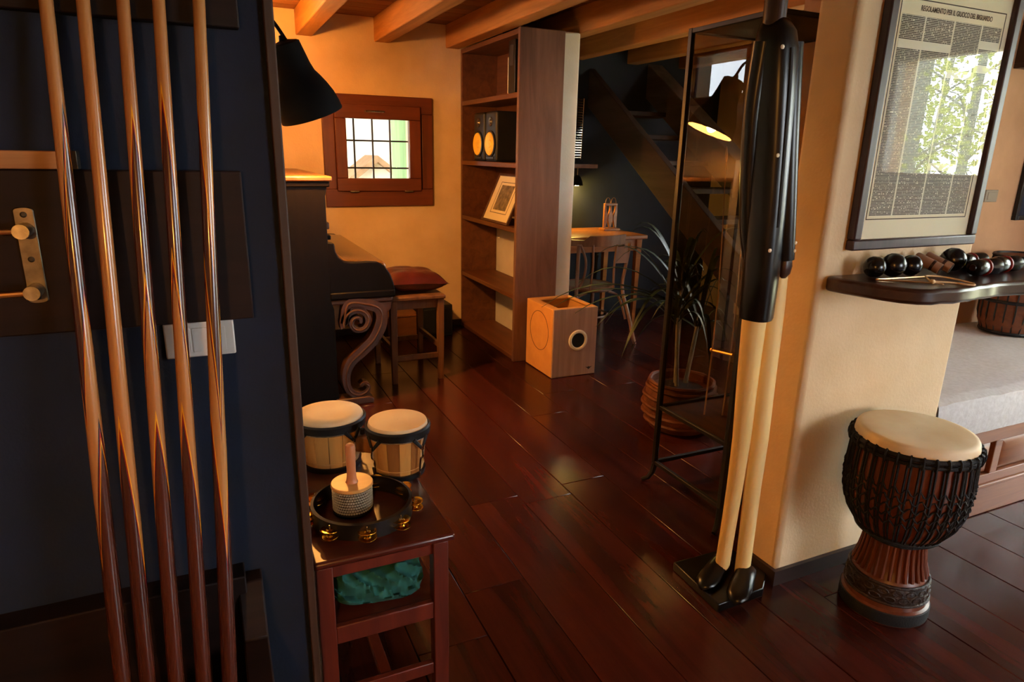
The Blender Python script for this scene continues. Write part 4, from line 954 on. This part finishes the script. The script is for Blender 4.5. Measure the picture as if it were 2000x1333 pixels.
def text(body, size, loc, parent, m, name, depth=.0002, width=None):
    c = bpy.data.curves.new(name, 'FONT'); c.body = body; c.size = size; c.align_x = 'CENTER'; c.align_y = 'CENTER'; c.extrude = depth; c.offset = .0003
    t = bpy.data.objects.new(name+'_src', c); COL.objects.link(t)
    bpy.context.view_layer.update()
    me = bpy.data.meshes.new_from_object(t.evaluated_get(bpy.context.evaluated_depsgraph_get())); bpy.data.objects.remove(t)
    if width:
        xs = [v.co.x for v in me.vertices]; k_ = width/(max(xs)-min(xs))
        for v in me.vertices: v.co.x *= k_
    o = bpy.data.objects.new(name, me); COL.objects.link(o); me.materials.clear(); me.materials.append(M[m])
    o.rotation_euler = (PI/2, 0, 0); o.location = Vector(loc)-parent.location; o.parent = parent
    return o
text('REGOLAMENTO PER IL GIUOCO DEL BIGLIARDO', .0205, ((PX0+PX1)/2+.01, FY-.0128, PZ1-.024), pf, 'charcoal', 'heading', width=.345)

# ================================================================== LIVE EDGE SHELF and what lies on it
SZ = 1.142
out = [(1.79, 1.48), (1.786, 1.46), (1.79, 1.415), (1.802, 1.355), (1.818, 1.295), (1.838, 1.25), (1.868, 1.215), (1.91, 1.196)]
for k in range(1, 34): out.append((1.91+k*.042, 1.190-.012*math.sin(k*.55)+.010*noise.noise(Vector((k*.7, 0, 0)))+.012*math.sin(k*.21+1)))
xe = out[-1][0]; out += [(xe, 1.48)]
ls = obj('live_edge_shelf', MB().prism(out, 'z', SZ-.048, SZ), 'live', bevel=.012, seg=3); tag(ls, 'thick dark live edge wooden shelf below the framed print', 'shelf')
def ballthing(name, label, c, r, group, tilt=0):
    t = thing(name, label, 'maraca', (c[0], c[1], SZ), 0, group)
    obj('gourd', MB().sphere((c[0], c[1], SZ+r), r, 20), 'ball', t, smooth=True)
    obj('collar', MB().tube([(c[0]+.2*r, c[1]+.93*r, SZ+r), (c[0]+.25*r, c[1]+1.15*r, SZ+r)], .011, 10), 'ball', t, smooth=True)
ballthing('black_maraca', 'black round maraca head closest to the free shelf end', (1.912, 1.405), .034, 'black maracas on the live edge shelf')
ballthing('black_maraca', 'largest black maraca head, in the middle of three', (1.986, 1.395), .038, 'black maracas on the live edge shelf')
ballthing('black_maraca', 'black maraca head lying beside the wooden claves', (2.064, 1.39), .034, 'black maracas on the live edge shelf')
for cx_, lb in ((2.168, 'rosewood clave leaning on the wall next to the black maracas'), (2.222, 'rosewood clave leaning on the wall next to the dark shakers')):
    t = thing('clave', lb, 'clave', (cx_, 1.41, SZ), 0, 'claves on the live edge shelf')
    p0, p1 = Vector((cx_+.006, 1.362, SZ+.0195)), Vector((cx_-.022, 1.436, SZ+.052)); dv = (p1-p0).normalized()
    obj('rod', MB().tube([p0, p0+dv*.001, p1-dv*.004, p1], [.016, .018, .018, .015], 18), 'clave', t, smooth=True, auto=50)
    obj('dark_end', MB().tube([p0-dv*.001, p0+dv*.030], [.0165, .0186], 18), 'statue_brown', t, smooth=True, auto=50)
tg = thing('musical_triangle', 'thin copper triangle with a loop of pale string on the shelf', 'triangle', (1.93, 1.30, SZ))
obj('bent_rod', MB().tube([(2.075, 1.345, SZ+.004), (1.872, 1.362, SZ+.004), (1.866, 1.358, SZ+.004), (1.870, 1.353, SZ+.004), (1.985, 1.262, SZ+.004)], .0030, 8), 'copper', tg, smooth=True)
obj('string_loop', MB().tube(bez([(1.985, 1.262, SZ+.006), (2.005, 1.290, SZ+.012), (2.04, 1.315, SZ+.014), (2.085, 1.285, SZ+.012), (2.098, 1.215, SZ+.006), (2.088, 1.198, SZ+.003), (2.068, 1.215, SZ+.004), (2.055, 1.245, SZ+.004), (2.0, 1.28, SZ+.006)], 6), .0028, 6), 'string', tg, smooth=True)
obj('knot', MB().sphere((1.990, 1.263, SZ+.008), .008, 10), 'string', tg, smooth=True)
obj('string_tail', MB().tube(bez([(1.990, 1.263, SZ+.006), (2.005, 1.245, SZ+.004), (2.0, 1.235, SZ+.004)], 4), .002, 6), 'string', tg)
def shaker(x0, y, lb, r=.027, ln=.13):
    t = thing('dark_shaker', lb, 'shaker', (x0+ln/2, y, SZ), 0, 'dark shakers on the live edge shelf')
    R = Matrix.Rotation(PI/2, 3, 'Y')
    obj('body', MB().lathe([(.010, 0), (r*.9, .003), (r, .012), (r, .045), (r*.82, .055), (r*.82, .075), (r, .085), (r, ln-.01), (r*.7, ln)], 22, (x0, y, SZ+r), mtx=R), 'ball', t, smooth=True)
    obj('red_ring', MB().lathe([(r*.84, .052), (r*1.06, .054), (r*1.06, .060), (r*.84, .062)], 22, (x0, y, SZ+r), caps=False, mtx=R), 'red_band', t, smooth=True)
    obj('end_cap', MB().lathe([(.001, -.003), (.010, -.003), (.012, .002)], 16, (x0, y, SZ+r), mtx=R), 'statue_brown', t, smooth=True)
ballthing('black_maraca', 'dark round maraca behind the red ringed shakers', (2.300, 1.405), .040, 'black maracas on the live edge shelf')
shaker(2.270, 1.318, 'dark turned shaker with red ring beside the claves')
shaker(2.412, 1.335, 'dark turned shaker with red ring near the cropped shelf end')
shaker(2.365, 1.42, 'dark turned shaker lying against the wall at the back of the shelf')

# ================================================================== BENCH in the alcove
bn = thing('panelled_bench', 'reddish brown panelled bench chest built into the alcove', 'bench', (3.6, 1.9, 0))
BY = 1.494
obj('carcass', B(2.545, XE, BY+.03, 2.305, .02, .40), 'chest', bn)
obj('plinth', B(2.545, XE, BY-.006, BY+.03, 0, .138), 'chest', bn, bevel=.006)
obj('plinth_moulding', B(2.545, XE, BY-.012, BY+.02, .138, .152), 'chest', bn, bevel=.004)
obj('bottom_rail', B(2.545, XE, BY, BY+.03, .152, .195), 'chest', bn, bevel=.003)
obj('top_rail', B(2.545, XE, BY-.004, BY+.03, .352, .415), 'chest', bn, bevel=.004)
x = 2.56
while x < XE-.2:
    obj('stile', B(x-.05, x, BY, BY+.03, .195, .352), 'chest', bn, bevel=.003)
    obj('panel', MB().loft([[(x+.008, BY+.026, .200), (x+.432, BY+.026, .200), (x+.432, BY+.026, .348), (x+.008, BY+.026, .348)], [(x+.008, BY+.018, .200), (x+.432, BY+.018, .200), (x+.432, BY+.018, .348), (x+.008, BY+.018, .348)], [(x+.035, BY+.004, .226), (x+.405, BY+.004, .226), (x+.405, BY+.004, .322), (x+.035, BY+.004, .322)]]), 'chest', bn, bevel=.002)
    x += .49
m = MB(); nx_, ny_ = 60, 30
X0, X1, Y0, Y1, Zt = 2.535, XE-.01, BY-.006, 2.30, .592
def mz(u, v): return Zt+.006*noise.noise(Vector((u*7, v*5, 0)))+.004*noise.noise(Vector((u*30, v*12, 4)))*math.exp(-((v)*6)**2)
for j in range(ny_+1):
    for i in range(nx_+1):
        u, v = i/nx_, j/ny_; m.v.append(Vector((X0+(X1-X0)*u, Y0+(Y1-Y0)*v, mz(u, v)-(.014 if j == 0 else 0))))
for j in range(ny_):
    for i in range(nx_): a = j*(nx_+1)+i; m.face((a, a+1, a+nx_+2, a+nx_+1))
o0 = len(m.v)
for r_ in range(9):
    for i in range(nx_+1):
        u = i/nx_; t = r_/8; m.v.append(Vector((X0+(X1-X0)*u, Y0-.008*math.sin(t*PI)-.006*abs(noise.noise(Vector((u*26, t*1.2, 9)))), (mz(u, 0)-.014)*(1-t)+.416*t)))
for r_ in range(8):
    for i in range(nx_): a = o0+r_*(nx_+1)+i; m.face((a, a+nx_+1, a+nx_+2, a+1))
for i in range(nx_): m.face((i, o0+i, o0+i+1, i+1))
m.box(X0+.002, X1-.002, Y0+.02, Y1-.002, .416, Zt-.03)
tag(obj('bench_mattress', m, 'linen', smooth=True, auto=60), 'grey beige linen covered mattress on the panelled bench', 'mattress')
# on and behind the bench
bk = thing('wicker_basket', 'dark framed wicker basket standing on the far end of the mattress', 'basket', (4.02, 2.08, .595))
kx, ky = 4.02, 2.08
obj('body', MB().lathe([(.13, .60), (.155, .66), (.16, .80), (.15, .96), (.135, 1.02)], 28, (kx, ky, 0), caps=True), 'wicker', bk, smooth=True)
for z, r in ((.606, .135), (.78, .162), (1.02, .138)): obj('hoop', MB().tube([(kx+r*math.cos(2*PI*k/32), ky+r*math.sin(2*PI*k/32), z) for k in range(32)], .010, 6, closed=True), 'black', bk, smooth=True)
for k in range(22):
    a = 2*PI*k/22; obj('stave', MB().tube([(kx+r*math.cos(a), ky+r*math.sin(a), z) for z, r in ((.606, .134), (.70, .160), (.84, .162), (1.02, .138))], .0045, 5), 'black', bk)
so = thing('wall_socket', 'beige socket plate on the shaded wall behind the bench', 'socket', (3.99, 2.305, 1.30))
obj('plate', B(3.935, 4.045, 2.300, 2.31, 1.292, 1.358), 'cane', so, bevel=.002); obj('insert', B(3.955, 4.025, 2.2975, 2.301, 1.304, 1.346), 'cane', so, bevel=.001)
pd = thing('dark_picture', 'dark framed picture low on the shaded alcove wall', 'picture', (4.45, 2.30, 1.186))
obj('frame', rect_wall('y', 2.285, 2.31, 4.235, 4.66, 1.186, 1.62, [(4.262, 4.633, 1.213, 1.593)]), 'black', pd, bevel=.003); obj('canvas', B(4.26, 4.635, 2.298, 2.305, 1.21, 1.60), 'navy', pd)
ws = thing('high_shelf', 'dark shelf box high on the shaded alcove wall', 'shelf', (4.3, 2.22, 1.99))
obj('bottom', B(3.955, 4.66, 2.13, 2.31, 1.985, 2.01), 'statue_brown', ws, bevel=.003); obj('side', B(3.955, 3.975, 2.13, 2.31, 2.01, 2.20), 'statue_brown', ws, bevel=.003); obj('top', B(3.955, 4.66, 2.13, 2.31, 2.20, 2.222), 'statue_brown', ws, bevel=.003); obj('back', B(3.975, 4.66, 2.30, 2.309, 2.01, 2.20), 'black', ws)

# ================================================================== DJEMBE
dx_, dy_ = 2.04, 1.25
dj = thing('djembe', 'roped djembe drum with carved foot standing by the wall stub', 'drum', (dx_, dy_, 0))
bowl = [(.090, .285), (.115, .298), (.145, .328), (.167, .375), (.179, .43), (.183, .49), (.182, .55), (.177, .61), (.172, .645)]
obj('bowl', MB().lathe(bowl, 48, (dx_, dy_, 0)), 'djembe', dj, smooth=True, auto=60)
obj('foot_stem', MB().lathe([(.136, .0), (.138, .012), (.137, .05), (.128, .055), (.126, .068), (.124, .080), (.118, .135), (.114, .150), (.108, .155), (.098, .20), (.090, .25), (.088, .275)], 48, (dx_, dy_, 0)), 'djembe', dj, smooth=True, auto=40)
obj('foot_rubber', MB().lathe([(.128, .001), (.1395, .004), (.141, .020), (.140, .046), (.134, .050)], 48, (dx_, dy_, 0), caps=False), 'rope', dj, smooth=True)
obj('carved_band', MB().lathe([(.1275, .078), (.1295, .084), (.1255, .130), (.1215, .138)], 48, (dx_, dy_, 0), caps=False), 'djembe_dark', dj, smooth=True)
m = MB()
for rr in range(2):
    for k in range(18):
        a = 2*PI*(k+.5*rr)/18; z_ = .096+.024*rr; r_ = .1285-.002*rr
        m.tube([(dx_+r_*math.cos(a+.13*math.cos(q)), dy_+r_*math.sin(a+.13*math.cos(q)), z_+.010*math.sin(q)) for q in [2*PI*j/10 for j in range(10)]], .0028, 5, closed=True)
obj('carving', m, 'djembe_dark', dj, smooth=True)['kind'] = 'stuff'
for z_, r_ in ((.140, .1225), (.078, .1290)): obj('foot_ring', MB().tube([(dx_+r_*math.cos(2*PI*k/48), dy_+r_*math.sin(2*PI*k/48), z_) for k in range(48)], .0055, 8, closed=True), 'djembe_dark', dj, smooth=True)
for k in range(30):
    a = 2*PI*k/30
    obj('flute', MB().tube([(dx_+r*math.cos(a), dy_+r*math.sin(a), z) for r, z in ((.1135, .155), (.101, .20), (.0935, .25), (.0925, .272))], [.0065, .0060, .0055, .0050], 6), 'djembe', dj, smooth=True)
obj('waist_ring', MB().tube([(dx_+.095*math.cos(2*PI*k/48), dy_+.095*math.sin(2*PI*k/48), .282) for k in range(48)], .009, 8, closed=True), 'rope', dj, smooth=True)
obj('waist_ring', MB().tube([(dx_+.124*math.cos(2*PI*k/48), dy_+.124*math.sin(2*PI*k/48), .306) for k in range(48)], .011, 8, closed=True), 'rope', dj, smooth=True)
def br_(z):
    for (r0, z0), (r1, z1) in zip(bowl, bowl[1:]):
        if z0 <= z <= z1: return r0+(r1-r0)*(z-z0)/(z1-z0)
    return bowl[-1][0]
m = MB(); nr = 34
for k in range(nr):
    for s in (-1, 1):
        a = 2*PI*(k+.16*s)/nr; zz = [.31, .36, .41, .46, .52, .58, .63]
        m.tube([(dx_+(br_(z)+.004)*math.cos(a), dy_+(br_(z)+.004)*math.sin(a), z) for z in zz], .0036, 5, caps=False)
obj('rope_lacing', m, 'rope', dj, smooth=True)['kind'] = 'stuff'
m = MB()
for row, z in enumerate((.395, .425, .455, .485, .515)):
    m.tube([(dx_+(br_(z)+.006+.003*math.sin(k*PI/2+row))*math.cos(2*PI*k/136), dy_+(br_(z)+.006+.003*math.sin(k*PI/2+row))*math.sin(2*PI*k/136), z+.010*math.sin(k*PI/2+row*1.7)) for k in range(136)], .0030, 5, closed=True)
obj('rope_weave', m, 'rope', dj, smooth=True)['kind'] = 'stuff'
hz = .664
obj('head', MB().lathe([(.001, hz), (.10, hz), (.160, hz-.001), (.172, hz-.004), (.1765, hz-.012), (.178, hz-.024), (.180, hz-.034)], 56, (dx_, dy_, 0), caps=False), 'skin', dj, smooth=True, auto=70)
for z_, r_, t_ in ((hz-.038, .182, .0085), (hz-.055, .183, .0075)):
    obj('rope_hoop', MB().tube([(dx_+(r_+.0015*(k % 2))*math.cos(2*PI*k/72), dy_+(r_+.0015*(k % 2))*math.sin(2*PI*k/72), z_) for k in range(72)], t_, 8, closed=True), 'rope', dj, smooth=True)
m = MB()
for k in range(nr):
    a = 2*PI*k/nr; m.tube([(dx_+(.186+.008*math.sin(q))*math.cos(a), dy_+(.186+.008*math.sin(q))*math.sin(a), hz-.046+.019*math.cos(q)) for q in [2*PI*j/10 for j in range(10)]], .0036, 5, closed=True)
obj('rope_knots', m, 'rope', dj, smooth=True)['kind'] = 'stuff'

# ================================================================== ASSUMED LAMPS of the billiard room (unseen, behind the camera)
def pendant(x, y, z, label, power):
    t = thing('assumed_pendant_lamp', label, 'lamp', (x, y, z), 0, 'assumed pendant lamps of the billiard room')
    obj('shade', MB().lathe([(.17, 0), (.16, .03), (.11, .11), (.05, .16), (.03, .18)], 32, (x, y, z), caps=False), 'shadepale', t, smooth=True)
    obj('bulb', MB().sphere((x, y, z+.03), .03, 12), 'bulb', t, smooth=True)
    obj('cord', MB().tube([(x, y, z+.17), (x, y, ZC+.02)], .004, 6), 'black', t)
    light('assumed_pendant_light', 'POINT', (x, y, z-.005), power, WARM, .03, parent=t)
pendant(-.46, -.90, 1.62, 'assumed cream pendant lamp hanging unseen behind the camera', 78)  # assumed source, added for the warm light from behind the camera

# ================================================================== OUTSIDE
struct('ground', B(-12, 30, -20, YS-.2, -.3, -.12).box(XE+.2, 30, YS-.2, 20, -.3, -.12), 'ground', 'sunny ground outside the house')
struct('ground_back', B(-12, 14, YB+.28, 26, -.3, -.12), 'ground', 'pale ground behind the house')
def birch(x, y, h, r, seed, label):
    g = random.Random(seed)
    t = thing('birch_tree', label, 'tree', (x, y, -.12), 0, 'birch trees outside the wide window')
    top = (x+g.uniform(-.3, .3), y+g.uniform(-.3, .3), h)
    obj('trunk', MB().tube(bez([(x, y, -.12), (x+g.uniform(-.08, .08), y, h*.4), top], 6), [r*(1-.06*i) for i in range(13)], 10), 'bark', t, smooth=True)
    m = MB(); lv = MB()
    for k in range(22):
        z = h*(.16+.8*g.random()); a = g.uniform(0, 2*PI); ln = g.uniform(.7, 1.6)
        p0 = Vector((x, y, z)); p1 = p0+Vector((math.cos(a)*ln*.6, math.sin(a)*ln*.6, ln*.35)); p2 = p0+Vector((math.cos(a)*ln, math.sin(a)*ln, ln*.2-.2))
        m.tube(bez([p0, p1, p2], 4), [.018, .016, .014, .012, .010, .008, .007, .006, .005], 5)
        for q in range(80):
            c = p0.lerp(p2, g.uniform(.25, 1.1))+Vector((g.gauss(0, .2), g.gauss(0, .2), g.gauss(-.1, .3)))
            s = g.uniform(.028, .055); ax = Vector((g.gauss(0, 1), g.gauss(0, 1), g.gauss(0, 1))).normalized(); bx = ax.orthogonal().normalized()
            lv.add([c-ax*s, c+bx*s*.6, c+ax*s, c-bx*s*.6], [(0, 1, 2, 3)])
    obj('branches', m, 'bark', t, smooth=True); o = obj('foliage', lv, 'leaf_out', t); o['kind'] = 'stuff'
for i, (x, y, h, r, lb) in enumerate(((7.2, -2.25, 6, .17, 'thick pale birch nearest the wide window'), (9.0, -2.72, 6.5, .075, 'slim birch left of the forked trunk'), (8.4, -.5, 6, .10, 'slender birch close beside the thick one'), (11.0, -4.5, 7, .05, 'birch further back in the grove'),
                              (9.2, 1.2, 6.5, .12, 'birch facing the middle of the window'), (12.6, -6.4, 7, .14, 'birch at the edge of the grove'), (10.6, .9, 7, .12, 'rear birch behind the grove'))):
    birch(x, y, h, r, 20+i, lb)
hs = thing('stone_shed', 'small pale stone shed with brown gable seen through the barred window', 'building', (2.02, 8.9, -.12))
obj('walls', B(1.62, 2.42, 8.6, 9.2, -.12, 1.05), 'stone', hs)
obj('gable', MB().prism([(1.62, 1.05), (2.42, 1.05), (2.02, 1.36)], 'y', 8.62, 9.18), 'stone', hs)
for s_ in (-1, 1): obj('roof_slope', MB().prism([(2.02, 1.44), (2.02+s_*.50, 1.06), (2.02+s_*.50, .98), (2.02, 1.36)], 'y', 8.5, 9.25), 'roof_tile', hs)
po = thing('added_shade_canopy', 'added stone canopy shading the yard behind the barred window', 'added_shade_canopy', (2.2, 8.0, -.12))  # made-up roof and wall, added to cut the sky light on the yard
obj('canopy_roof', B(-3.0, 7.5, 5.72, 10.2, 2.75, 2.9), 'roof_tile', po); obj('back_wall', B(-3.0, 7.5, 10.0, 10.3, -.12, 2.75), 'stone', po)
